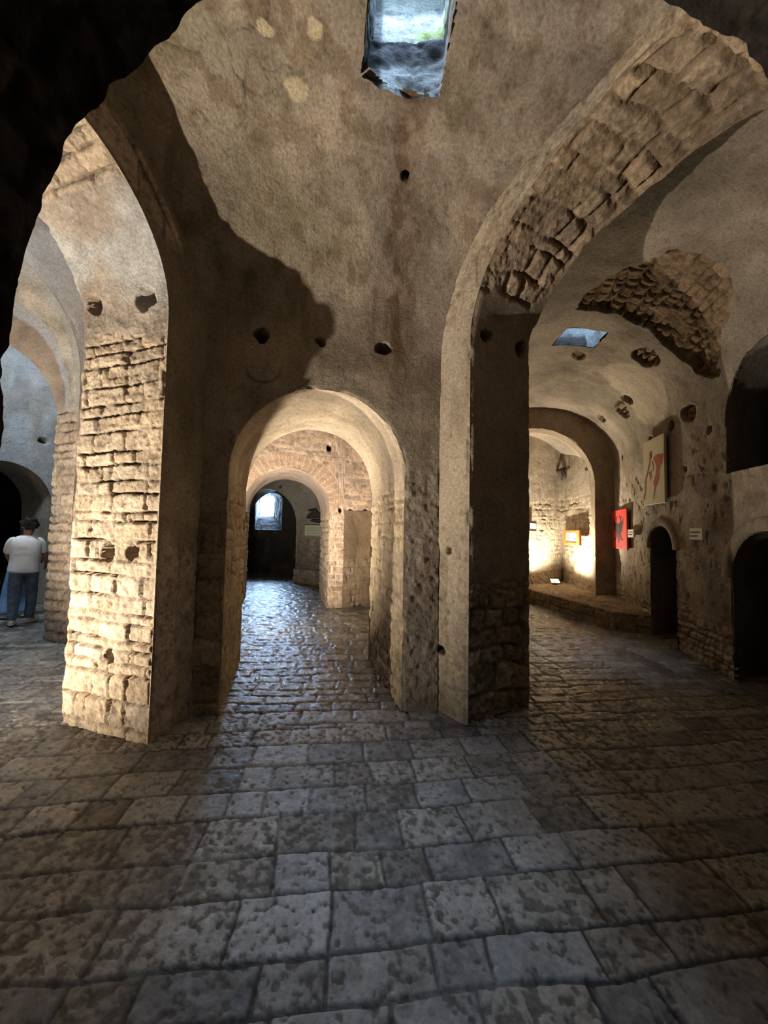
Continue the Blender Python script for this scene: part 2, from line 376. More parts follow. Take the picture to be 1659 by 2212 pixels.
# ================================================================== RIGHT ARCH
def right_arch():
    half, zs, rise = 1.35, 3.30, 1.03
    s, z = apath(half, zs, rise, SP)
    near = place(OR_, DR, s, z)
    fo = np.array((1.39, 3.66)); s2, z2 = apath(half, zs, .88, SP)
    t = np.linspace(0, 1, len(s2)); z2 = np.interp(np.linspace(0, 1, len(s)), t, z2); s2 = np.interp(np.linspace(0, 1, len(s)), t, s2)
    far = place(fo, DR, s2, z2)
    Nn = arch_normals(s, z, DR, half, zs)
    ax = unit(fo-OR_); facen = np.array([-ax[0], -ax[1], 0.])
    ce = Nn+facen; ce /= np.linalg.norm(ce, axis=1, keepdims=True); ce2 = Nn-facen; ce2 /= np.linalg.norm(ce2, axis=1, keepdims=True)
    G = loft(near, far, int(.757/SP))
    def exp(P, U, V):
        zz = P[..., 2]
        return np.maximum(1-ss(.9, 1.5, zz+.3*(fbm(P*3, 3, 2)-.5)), ss(3.62, 3.85, zz+.35*(fbm(P*4, 3, 21)-.5)))
    holes = [(.89, 3.38, 3.38, .062, .2), (1.27, 3.59, 3.37, .075, .2)]
    def extra(d, c, P, U, V, mid, hi):
        k = ss(3.65, 3.9, P[..., 2]); c = mixc(c, c*C3(1.0, .93, .86), k)
        return d, c
    tx = wall_tex(13, exp, stone=C3(0.370, 0.303, 0.229), plaster=C3(0.311, 0.259, 0.200), rowh=(.11, .22), bw=(.12, .30), warp=.07, jd=.035, rag=.022, rnd=.035, jw=.014, joint=C3(0.222, 0.170, 0.122), holes=holes, extra=extra)
    p1 = patch(G, np.array((2, 2, 2)), lambda P, U, V: tx(P, V, U), edges={'v0': ce, 'v1': ce2})
    ia = int(np.argmax(z)); outer = np.zeros((len(s), 2)); k = np.where(z[:ia+1] <= 3.0)[0]
    oc = smooth_curve(ROUT, 160); up = oc[oc[:, 0] <= 1.35]
    outer[k, 0] = -.42+.10*0; outer[k, 1] = z[k]
    ks = np.arange(k[-1]+1, ia+1); outer[ks] = at_frac(np.concatenate([[[-.42, 3.0]], up, [[1.35, 4.48]]]), np.linspace(.02, 1, len(ks)))
    mir = outer[:ia+1][::-1].copy(); mir[:, 0] = 2*half-mir[:, 0]; rest = len(s)-ia-1; outer[ia+1:] = mir[1:rest+1]
    OUT = place(OR_, DR, outer[:, 0], outer[:, 1])
    # the face on the pier runs to the front wall's corner
    wj = ((1-ss(3.0, 4.2, OUT[:, 2]))*(s < .5))[:, None]; OUT[:, :2] = OUT[:, :2]*(1-wj)+FR[None]*wj
    Gr = loft(near, OUT, 32)
    sU = Gr[..., 0]*DR[0]+Gr[..., 1]*DR[1]
    tx2 = wall_tex(15, lambda P, U, V: np.maximum(.62*(1-ss(.8, 3.0, P[..., 2])), .66*ss(3.3, 3.7, P[..., 2])), rowh=(.2, .34), bw=(.25, .5), jd=.010, rag=.009, jw=.010, joint=C3(0.266, 0.207, 0.141), stone=C3(0.444, 0.370, 0.274), plaster=C3(0.444, 0.374, 0.281), patchy=.4,
                   holes=[(.59, 3.46, 1.45, .035, .14), (.53, 3.52, .54, .045, .14)])
    p2 = patch(Gr, np.array((-1, 2, 2)), tx2, edges={'v0': ce}, U=sU)
    back = patch(quadgrid((1.385, 3.68), (1.25, 9.2), 0, 5.5, .06), (3, 5, 2), wall_tex(16, lambda P, U, V: .6+0*U))
    return [p1, p2, back]
struct('wall_pier', right_arch(), M_WALL)

# ================================================================== FRONT WALL with the low archway
FD = unit(FR-FL); 
JL = np.array((-1.38, 3.38)); JL = FL+FD*np.dot(JL-FL, FD)
HALF_F, ZS_F, RI_F = .783, 2.10, .79
PASS = np.array((-.345, 1.40))
def stain_web(c, P, mid, hi):
    x, zz = P[..., 0], P[..., 2]
    cx = .10-.06*ss(4.6, 3.4, zz)
    wob = .10*(fbm(P*np.array([4, 4, 1.0]), 3, 31)-.5)
    k = np.exp(-((x-cx+wob)/(.13+.08*(4.6-np.clip(zz, 3, 4.6))))**2)*ss(2.8, 3.4, zz)
    st = ss(.35, .65, fbm(P*np.array([14, 14, 1.6]), 4, 33))
    c = mixc(c, C3(.165, .115, .08)*(.7+.6*mid)[..., None], np.clip(k*(.45+.65*st), 0, 1))
    k2 = ss(.47, .66, fbm(P*np.array([9, 9, 1.0]), 4, 35))*ss(3.1, 3.7, zz); c = mixc(c, c*C3(.66, .60, .54), k2*.75)
    k3 = ss(.5, .68, fbm(P*np.array([3, 3, 1.6]), 4, 36)); c = mixc(c, c*C3(1.22, 1.2, 1.16), k3*.8)
    k4 = ss(.5, .7, fbm(P*2.6+40, 4, 34)); c = mixc(c, c*C3(.78, .80, .72), k4*.7)
    for (px, py, pz, r) in ((-.68, 2.58, 4.74, .085), (-.81, 2.34, 4.83, .05), (-.5, 2.31, 4.83, .05)):
        q = np.sqrt(((P-np.array([px, py, pz]))**2).sum(-1))+.10*(fbm(P*13, 3, 37)-.5)
        c = mixc(c, C3(.62, .52, .38)*(.8+.4*hi)[..., None], 1-ss(r*.8, r*1.05, q))
    # dark mouldy band over the archway
    kb = ss(2.6, 3.0, zz)*(1-ss(3.15, 3.4, zz))*ss(-.9, .0, x)*ss(.35, .65, fbm(P*np.array([9, 9, 5]), 4, 39))
    c = mixc(c, C3(.17, .125, .085), kb*.6)
    # olive green bloom on the shaded left
    kg = (1-ss(-1.0, .1, x))*ss(2.2, 3.2, zz)*.35; c = mixc(c, c*C3(.93, .97, .78), kg)
    return c
BEAM = [(-1.16, 3.42, 3.385, .075, .22), (-.61, 3.46, 3.385, .065, .22), (-.04, 3.5, 3.35, .085, .22), (.12, 2.99, 4.5, .035, .08), (.45, 3.42, 3.9, .016, .05), (.05, 2.98, 4.47, .02, .05), (.17, 3.0, 4.47, .02, .05)]
def scars(d, c, P, U, V, mid, hi):
    # crescent-shaped plaster scar under the left beam hole and blistered spots
    q = np.sqrt((P[..., 0]+1.12)**2+(P[..., 2]-3.08)**2)+.03*(fbm(P*8, 2, 3)-.5)
    r = np.exp(-((q-.15)/.012)**2)*ss(3.12, 3.02, P[..., 2]); d = d-.012*r; c = c*(1-.45*r)[..., None]
    q = np.abs(fbm(P*2.2, 3, 93)-.5); cr = np.exp(-(q/.006)**2)*ss(.55, .7, fbm(P*.9, 2, 95)); d = d-.006*cr; c = c*(1-.5*cr)[..., None]
    return d, c
TX_FRONT = wall_tex(23, lambda P, U, V: np.maximum(.62*(1-ss(1.5, 2.4, P[..., 2]))*(P[..., 0] < -.6), 0), plaster=C3(0.335, 0.283, 0.232), rowh=(.2, .34), bw=(.25, .55), jd=.012, rag=.007, joint=C3(0.222, 0.174, 0.122), stone=C3(0.333, 0.270, 0.200), holes=BEAM, stain=stain_web, plamp=.016, extra=scars)
def rough_right(P, U, V):
    d, c = TX_FRONT(P, U, V)
    k = ss(.1, .25, P[..., 0])*(1-ss(1.9, 2.5, P[..., 2])); n = fbm(P*17, 4, 55)-.5
    return d+k*.035*n, c
def front_wall():
    s, z = apath(HALF_F, ZS_F, RI_F, SP)
    near = place(JL, FD, s, z)
    sl = np.dot(FL-JL, FD); sr = np.dot(FR-JL, FD); zt = 3.02
    ia0 = int(np.searchsorted(z[:len(z)//2], ZS_F)); ia1 = len(z)-ia0
    na = ia1-ia0
    box = np.concatenate([np.array([[sl, ZS_F], [sl, zt], [sr, zt], [sr, ZS_F]])])
    ob = resample(box, na)
    o = np.zeros((len(s), 2)); o[:ia0] = np.stack([np.full(ia0, sl), z[:ia0]], 1); o[ia0:ia1] = ob; o[ia1:] = np.stack([np.full(len(s)-ia1, sr), z[ia1:]], 1)
    OUT = place(JL, FD, o[:, 0], o[:, 1])
    Nn = arch_normals(s, z, FD, HALF_F, ZS_F); fn = np.array([FD[1], -FD[0], 0.])
    ce = Nn+fn; ce /= np.linalg.norm(ce, axis=1, keepdims=True)
    G = loft(near, OUT, 46)
    sU = (G[..., 0]-JL[0])*FD[0]+(G[..., 1]-JL[1])*FD[1]
    p1 = patch(G, ROOM, rough_right, edges={'v0': ce}, U=sU, V=G[..., 2].copy())
    far = near+np.array([PASS[0], PASS[1], 0])
    G2 = loft(near, far, int(1.45/.016))
    def exp(P, U, V): return np.where(P[..., 2] < 2.1, .62, .2)*(1-.5*ss(1.9, 2.2, P[..., 2]))
    tx = wall_tex(27, exp, plaster=C3(0.392, 0.326, 0.244), stone=C3(0.385, 0.311, 0.215), rowh=(.08, .16), bw=(.12, .3), warp=.04, jd=.015, rag=.012, joint=C3(0.244, 0.185, 0.118),
                  holes=[(.05, 3.85, 2.22, .03, .06), (-.03, 4.1, 2.25, .025, .06), (-1.45, 3.65, 2.1, .02, .05), (.1, 3.7, 2.1, .03, .05)])
    p2 = patch(G2, np.array((-.8, 4.1, 1.5)), lambda P, U, V: tx(P, V, U), edges={'v0': ce})
    # far face of the wall (towards the middle hall)
    s_, z_ = s, z
    far_out = OUT+np.array([PASS[0], PASS[1], 0])
    far_out[:, :2] += (far_out[:, :2]-(JL+PASS+FD*HALF_F))*1.0*0
    G3 = loft(far, place(JL+PASS, FD, o[:, 0]*1.0+np.sign(o[:, 0]-HALF_F)*1.2, np.minimum(o[:, 1]*1.5, 5)), 20)
    p3 = patch(G3, np.array((-.5, 8, 2)), wall_tex(29, lambda P, U, V: .6+0*U))
    return [p1, p2, p3]
struct('wall_front', front_wall(), M_WALL)

# ================================================================== VAULT over the main chamber
HOLE1 = np.array([(-.19, 2.44), (-.06, 2.515), (.02, 2.545), (.33, 2.55), (.365, 2.2), (.365, 1.98), (-.11, 1.98)])
def inpoly(x, y, poly):
    r = np.zeros(x.shape, bool); j = len(poly)-1
    for i in range(len(poly)):
        xi, yi = poly[i]; xj, yj = poly[j]
        r ^= ((yi > y) != (yj > y)) & (x < (xj-xi)*(y-yi)/(yj-yi+1e-12)+xi); j = i
    return r
def vault():
    n, m = 270, 260
    L = smooth_curve(LOUT, n); R = smooth_curve(ROUT, n)
    PL = place(OL, DL, L[:, 0], L[:, 1]); PR = place(OR_, DR, R[:, 0], R[:, 1])
    for Q, F in ((PL, FL), (PR, FR)):
        k = (1-ss(3.0, 4.2, Q[:, 2]))[:, None]; Q[:, :2] = Q[:, :2]*(1-k)+F[None]*k
    u = np.linspace(-.02, 1.02, m)[None, :, None]; v = np.linspace(0, 1, n)[:, None]
    G = PL[:, None]*(1-u)+PR[:, None]*u; b = np.clip(4*u[..., 0]*(1-u[..., 0]), 0, 1); q = np.clip(v/.35, 0, 1); q = q*q*(3-2*q)
    G[..., 1] += .12*b*q; G[..., 2] += .25*b*q*v
    p1 = patch(G, ROOM, TX_FRONT, U=G[..., 0].copy(), V=G[..., 2].copy(), keep=lambda P: ~inpoly(P[..., 0]+.02*(fbm(P*9, 2, 1)-.5), P[..., 1]+.02*(fbm(P*9, 2, 2)-.5), HOLE1))
    end = G[-1]; back = np.stack([np.linspace(-2.5, 2.3, m), np.full(m, .98), np.linspace(4.9, 4.6, m)], 1)
    p2 = patch(loft(end, back, 60), ROOM, TX_FRONT)
    struct('ceiling_chamber', [p1, p2], M_WALL)
vault()

# ================================================================== NEAR DARK ARCHWAY (the camera stands behind it)
def near_arch():
    half, zs, rise = 1.162, 2.09, 1.16; o = np.array((.165-1.162, 1.0)); d = np.array((1., 0.))
    s, z = apath(half, zs, rise, .014); near = place(o, d, s, z)
    near_n = arch_normals(s, z, d, half, zs); fn = np.array([0, 1., 0])
    ce = near_n+fn; ce /= np.linalg.norm(ce, axis=1, keepdims=True)
    back = near.copy(); back[:, 1] = .72
    back[:, 0] = .165+(back[:, 0]-.165)*1.03; back[:, 2] = np.where(z > zs, zs+(z-zs)*1.03, z)
    tx = wall_tex(61, lambda P, U, V: .9+0*U, stone=C3(.10, .085, .07), plaster=C3(.10, .085, .07), rowh=(.12, .22), bw=(.12, .3), jd=.015, rag=.015, warp=.05)  # near-black base colour puts the unlit archway's darkness into the stone
    ceb = near_n-fn; ceb /= np.linalg.norm(ceb, axis=1, keepdims=True)
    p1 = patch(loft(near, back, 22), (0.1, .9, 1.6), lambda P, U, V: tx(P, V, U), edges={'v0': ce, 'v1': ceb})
    ang = np.linspace(0, 1, len(s)); L = len(s)
    box = resample(np.array([(-2.45, 0.), (-2.45, 5.2), (2.45, 5.2), (2.45, 0.)]), L)
    i0 = int((z[:L//2] < zs).sum()); box = np.concatenate([resample([(-2.45, 0), (-2.45, zs)], i0), resample([(-2.45, zs), (-2.45, 5.2), (2.45, 5.2), (2.45, zs)], L-2*i0), resample([(2.45, zs), (2.45, 0)], i0)])
    out = np.stack([box[:, 0], np.full(L, 1.0), box[:, 1]], 1); outb = out.copy(); outb[:, 1] = .72
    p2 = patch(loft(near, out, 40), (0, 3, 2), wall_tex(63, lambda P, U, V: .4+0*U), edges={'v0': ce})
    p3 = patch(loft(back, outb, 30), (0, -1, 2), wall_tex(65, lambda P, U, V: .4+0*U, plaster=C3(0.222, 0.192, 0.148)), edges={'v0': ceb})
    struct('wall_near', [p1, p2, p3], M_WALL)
near_arch()

# ================================================================== RIGHT HALL
WPTS = np.array([(3.30, 1.2), (3.48, 2.2), (3.98, 4.41), (4.43, 6.44), (5.13, 8.62)])
def wstation(k):
    P = resample(WPTS, 400); 
    for _ in range(30): P[1:-1] = (P[:-2]+P[2:]+2*P[1:-1])/4
    return resample(P, k)
VH, VZ, VR = 1.75, 3.2, 1.4
DOOR1 = (5.62, 6.38, 1.42, .36); DOOR2 = (3.35, 4.41, 1.15, .53)   # y range, spring, rise
NICHE = (3.0, 4.43, 2.36, 3.0, .60)
SKY2 = None
def right_hall():
    n = 520; st = wstation(n)
    T = np.gradient(st, axis=0); T /= np.linalg.norm(T, axis=1, keepdims=True); NI = np.stack([-T[:, 1], T[:, 0]], 1)
    zw = np.linspace(0, VZ, 200, endpoint=False); th = np.linspace(0, math.pi, 300)
    off = np.concatenate([0*zw, VH*(1-np.cos(th))]); zz = np.concatenate([zw, VZ+VR*np.sin(th)])
    G = np.stack([st[:, None, 0]+NI[:, None, 0]*off[None], st[:, None, 1]+NI[:, None, 1]*off[None], zz[None]+0*st[:, :1]], -1)
    def op_arch(y, z, D):
        c = (D[0]+D[1])/2; h = (D[1]-D[0])/2; t = np.clip((y-c)/h, -1, 1)
        return (np.abs(y-c) < h) & (z < D[2]+D[3]*np.sqrt(1-t*t))
    def keep(P):
        jx = .03*(fbm(P*7, 3, 71)-.5)
        y = P[..., 1]+jx; z = P[..., 2]+jx; wall = P[..., 2] < VZ+.6
        k = ~(op_arch(y, z, DOOR1) & wall) & ~(op_arch(y, z, DOOR2) & wall)
        ni = op_arch(y, z, (NICHE[0], NICHE[1], NICHE[3], NICHE[4])) & (z > NICHE[2]) & (P[..., 2] < 4.2) & (P[..., 0] > 3.0)
        k &= ~ni
        k &= ~(((P[..., 0]-1.39)*.872+(P[..., 1]-3.66)*.489 < -.02) & (P[..., 2] > 2.5) & (P[..., 0] < 3.2))
        k &= ~(inpoly(P[..., 0]+jx*.6, P[..., 1]+jx*.6, SK2) & (P[..., 2] > 4.2))
        return k
    def exp(P, U, V):
        e = .50*(1-ss(.2, .9, P[..., 2]))+.25
        q = broken(P); return np.maximum(e, q)
    BP = np.array([(2.52, 5.02), (2.50, 4.4), (2.66, 3.95), (2.81, 3.70), (3.1, 3.62), (3.34, 3.74), (3.66, 4.0), (3.95, 4.45), (3.84, 4.92), (3.52, 4.88), (3.26, 4.80), (2.9, 4.92)])
    def broken(P):
        # ragged patch of bare rubble where the plaster has fallen from the vault
        j1 = .35*(fbm(P*2.4, 4, 73)-.5); j2 = .35*(fbm(P*2.4+9, 4, 74)-.5)
        r = (inpoly(P[..., 0]+j1, P[..., 1]+j2, BP) & (P[..., 2] > 3.5))*1.0
        for (a, b, c_, rr) in ((3.15, 6.18, 4.53, .17), (3.69, 5.4, 4.18, .15), (4.32, 6.92, 3.92, .17), (4.12, 6.5, 3.95, .10), (4.1, 5.2, 3.3, .12), (4.53, 7.95, 4.06, .06)):
            q = np.sqrt((P[..., 0]-a)**2+((P[..., 1]-b)*.8)**2+(P[..., 2]-c_)**2)+j1; r = np.maximum(r, (q < rr)*1.0)
        return r
    def extra(d, c, P, U, V, mid, hi):
        q = broken(P); qs = ss(.35, .65, q); d = d-.05*qs+.05*qs*(fbm(P*6, 2, 78)-.5)
        c = mixc(c, c*C3(.72, .62, .52), qs)
        # paler repair plaster
        a = P-np.array([3.9, 6.1, 3.75]); r = np.sqrt((a**2).sum(-1))+.25*(fbm(P*3, 3, 75)-.5)
        c = mixc(c, C3(.62, .53, .40)*(.85+.3*mid)[..., None], (1-ss(.55, .66, r))*.7*(1-qs))
        # pitted lower wall
        k = (1-ss(2.6, 3.2, P[..., 2])); c = c*(1+.3*k)[..., None]; pt = ss(.54, .74, fbm(P*9, 4, 79, .62)); d = d-k*pt*.016; c = c*(1-.16*k*pt)[..., None]; pk = ss(.45, .65, fbm(P*4, 4, 76)); c = mixc(c, c*C3(.70, .62, .55), k*pk*.7)
        return d, c
    holes = [(4.27, 5.65, 3.26, .08, .2), (4.41, 6.31, 3.21, .07, .2), (4.89, 7.84, 3.25, .06, .15), (4.05, 4.75, 2.95, .05, .1), (4.18, 5.3, 2.55, .04, .08), (4.75, 7.45, 2.3, .05, .1), (4.35, 6.05, 4.05, .05, .05)]
    tx = wall_tex(81, exp, plaster=C3(0.30, 0.255, 0.20), stone=C3(0.348, 0.285, 0.215), rowh=(.07, .15), bw=(.1, .24), warp=.05, jd=.03, rag=.02, rnd=.03, joint=C3(0.118, 0.089, 0.063), holes=holes, extra=extra, plamp=.022, patchy=.7)
    p = patch(G, (2.5, 5, 2), tx, keep=keep)
    k = 200
    pw, pv = Patch(), Patch()
    for q, sl in ((pw, slice(0, k+1)), (pv, slice(k, None))):
        q.V = p.V[:, sl]; q.col = p.col[:, sl]; q.flip = p.flip; q.keep = p.keep[:, sl]
    # door and niche reveals
    ps = [pw]
    def w_at(y):
        i = np.argmin(np.abs(st[:, 1]-y)); return st[i], T[i], NI[i]
    def reveal(D, depth, zmin=0.0, spring=None, rise=None, seed=83, back=True):
        pa, Ta, Na = w_at(D[1]); pb, _, _ = w_at(D[0]); d = unit(pb-pa); h = np.linalg.norm(pb-pa)/2+.012
        s, z = apath(h, spring, rise, .02, zmin); o = pa-d*.012
        A = place(o, d, s, z); inn = unit((.89, .45)); ov = VH*(1-np.sqrt(1-np.clip((z-VZ)/VR, 0, 1)**2)); A[:, 0] += Na[0]*ov; A[:, 1] += Na[1]*ov
        B = A+np.array([inn[0]*depth, inn[1]*depth, 0]); A = A+np.array([Na[0]*.004, Na[1]*.004, 0])
        cen = (A.mean(0)+B.mean(0))/2
        tx = wall_tex(seed, lambda P, U, V: .3+0*U, plaster=C3(0.296, 0.274, 0.244), stone=C3(0.296, 0.266, 0.222))
        r = [patch(loft(A, B, int(depth/.03)+3), cen, lambda P, U, V: tx(P, V, U))]
        if back:
            nx = 20; cB = B.copy(); cB[:, 2] = np.minimum(cB[:, 2], zmin+.0); 
            r.append(patch(loft(B, cB, nx), cen, tx))
        return r
    ps += reveal(DOOR1, .75, 0, DOOR1[2], DOOR1[3], 83, False)
    ps += reveal(DOOR2, .95, 0, DOOR2[2], DOOR2[3], 84, False)
    nr = reveal((NICHE[0], NICHE[1]), 1.0, NICHE[2], NICHE[3], NICHE[4], 85, False); ps += nr
    pa, Ta, Na = w_at(NICHE[1]); pb, _, _ = w_at(NICHE[0])
    sill = np.stack([np.stack([np.linspace(pa[0], pb[0], 40), np.linspace(pa[1], pb[1], 40), np.full(40, NICHE[2])], 1)+np.array([.89*t, .45*t, 0]) for t in np.linspace(-.01, 1.1, 30)], 1)
    ps.append(patch(sill, (3.5, 3.5, 4), wall_tex(86, lambda P, U, V: .5+0*U)))
    # slightly raised surround over each doorway
    for D, wdt in ((DOOR1, .13), (DOOR2, .16)):
        pa, Ta, Na = w_at(D[1]); pb, _, _ = w_at(D[0]); d = unit(pb-pa); h = np.linalg.norm(pb-pa)/2
        t = np.linspace(0, math.pi, 60)
        i_ = place(pa, d, h-(h-.004)*np.cos(t), D[2]+(D[3]-.0)*np.sin(t)); o_ = place(pa, d, h-(h+wdt)*np.cos(t), D[2]+(D[3]+wdt)*np.sin(t))
        rows = []
        for f_, up in ((0, .0), (.02, .03), (.3, .04), (.7, .035), (.96, .02), (1.0, -.02)):
            rows.append(i_*(1-f_)+o_*f_+np.array([Na[0]*up, Na[1]*up, 0]))
        ps.append(patch(np.stack(rows, 1), (2, 4, 1.5), wall_tex(87, lambda P, U, V: .3+0*U, plaster=C3(0.370, 0.311, 0.237), plamp=.006)))
    struct('wall_right', ps, M_WALL)
    struct('ceiling_right', [pv], M_WALL)
SK2 = np.array([(2.62, 5.93), (2.60, 5.42), (3.12, 5.30), (3.18, 5.80)])
right_hall()

# cross wall with rib, alcove, bench
def cross_wall():
    o = np.array((4.71, 8.58)); d = unit((-.95, .31)); half, zs, rise = 1.33, 2.75, 1.36
    s, z = apath(half, zs, rise, .02); A = place(o, d, s, z); back = unit((.31, .95))
    L = len(s); i0 = int((z[:L//2] < zs).sum())
    th = np.linspace(0, math.pi, 200); vs = -.46+1.75*(1-np.cos(th))*1.0; vz = 3.2+1.4*np.sin(th)
    arc = np.stack([vs, vz], 1); arc = np.concatenate([[(-.46, zs)], arc, [(3.04, zs)]])
    O2 = np.concatenate([np.stack([np.full(i0, -.46), z[:i0]], 1), resample(arc, L-2*i0), np.stack([np.full(i0, 3.04), z[-i0:]], 1)])
    O2[:, 1] = np.where(O2[:, 1] > zs, O2[:, 1]+.03, O2[:, 1])
    OUT = place(o, d, O2[:, 0], O2[:, 1])
    Nn = arch_normals(s, z, d, half, zs); fn = np.array([-back[0], -back[1], 0]); ce = Nn+fn; ce /= np.linalg.norm(ce, axis=1, keepdims=True)
    tx = wall_tex(91, lambda P, U, V: .35+0*U, plaster=C3(0.311, 0.255, 0.189), rag=.02, jd=.02)
    p1 = patch(loft(A, OUT, 24), (3, 5, 2), tx, edges={'v0': ce})
    B = A+np.array([back[0]*.4, back[1]*.4, 0])
    p2 = patch(loft(A, B, 22), (3, 8.8, 2), lambda P, U, V: tx(P, V, U), edges={'v0': ce})
    OB = OUT+np.array([back[0]*.4, back[1]*.4, 0])
    p3 = patch(loft(B, OB, 12), (3.6, 10, 2), tx)
    # alcove walls and vault
    tb = wall_tex(93, lambda P, U, V: .30+.25*(P[..., 2] < 2.6), plaster=C3(0.444, 0.385, 0.311), stone=C3(0.407, 0.340, 0.252), rowh=(.08, .2), bw=(.1, .3), rag=.02, jd=.02, warp=.06, patchy=.35, plamp=.03,
                  holes=[(4.88, 9.35, 3.3, .09, .2), (3.9, 10.12, 2.95, .05, .1)])
    a1 = patch(quadgrid((5.075, 11.09), (4.90, 8.85), 0, 4.4, .022), (3.8, 9.3, 1.5), tb)
    a2 = patch(quadgrid((5.26, 11.04), (1.5, 8.7), 0, 4.9, .022), (3.8, 9.3, 1.5), tb)
    st = np.stack([np.linspace(o[0]+back[0]*.38, o[0]+back[0]*3.0, 70), np.linspace(o[1]+back[1]*.38, o[1]+back[1]*3.0, 70)], 1)
    th = np.linspace(0, math.pi, 120); sv = -.1+1.45*(1-np.cos(th)); zv = 2.9+1.35*np.sin(th)
    Gv = np.stack([np.stack([p[0]+d[0]*sv, p[1]+d[1]*sv, zv], 1) for p in st])
    a3 = patch(Gv, (3.8, 9.3, 1.5), tb)
    struct('wall_alcove', [p1, p2, p3, a1, a2, a3], M_WALL)
cross_wall()

def stone_bench():
    f0, f1, f2 = np.array((4.46, 6.43)), np.array((3.97, 6.64)), np.array((3.45, 9.2))
    tx = wall_tex(95, lambda P, U, V: .75+0*U, stone=C3(0.333, 0.266, 0.185), rowh=(.12, .2), bw=(.2, .5), rag=.02, jd=.02)
    b0, b1, b2 = np.array((4.47, 6.45)), np.array((5.16, 8.62)), np.array((5.1, 11.0))
    sp = .02
    front = resample(np.array([f0, f1, f1*.6+f2*.4, f2, (2.6, 8.9)]), 220)
    prof = [(0, -.02), (0, .1), (0, .2), (0, .27), (.015, .305), (.04, .32)]
    inner = np.array([f1+(f0-f1)*0])
    G = []
    nrm = np.gradient(front, axis=0); nrm /= np.linalg.norm(nrm, axis=1, keepdims=True); inn = np.stack([nrm[:, 1], -nrm[:, 0]], 1)
    for _ in range(20): inn[1:-1] = (inn[:-2]+inn[2:]+2*inn[1:-1])/4
    zs = np.linspace(-.02, .27, 16)
    cols = [np.concatenate([front, np.full((220, 1), zz)], 1) for zz in zs]
    for o_, zz in ((.006, .295), (.02, .312), (.05, .32)):
        cols.append(np.concatenate([front+inn*o_, np.full((220, 1), zz)], 1))
    last = cols[-1]
    wall = resample(np.array([(4.50, 6.45), (4.52, 6.5), (5.15, 8.6), (5.15, 11.1), (1.3, 9.3)]), 220); wall3 = np.concatenate([wall, np.full((220, 1), .32)], 1)
    for t in np.linspace(.03, 1, 40): cols.append(last*(1-t)+wall3*t)
    G = np.stack(cols, 1)
    p = patch(G, (3, 6, 3), tx)
    o = build('stone_slab_bench', [p], M_WALL)
    o['label'] = 'low stone bench along the foot of the right wall, lit by a floodlight'; o['category'] = 'bench'
stone_bench()

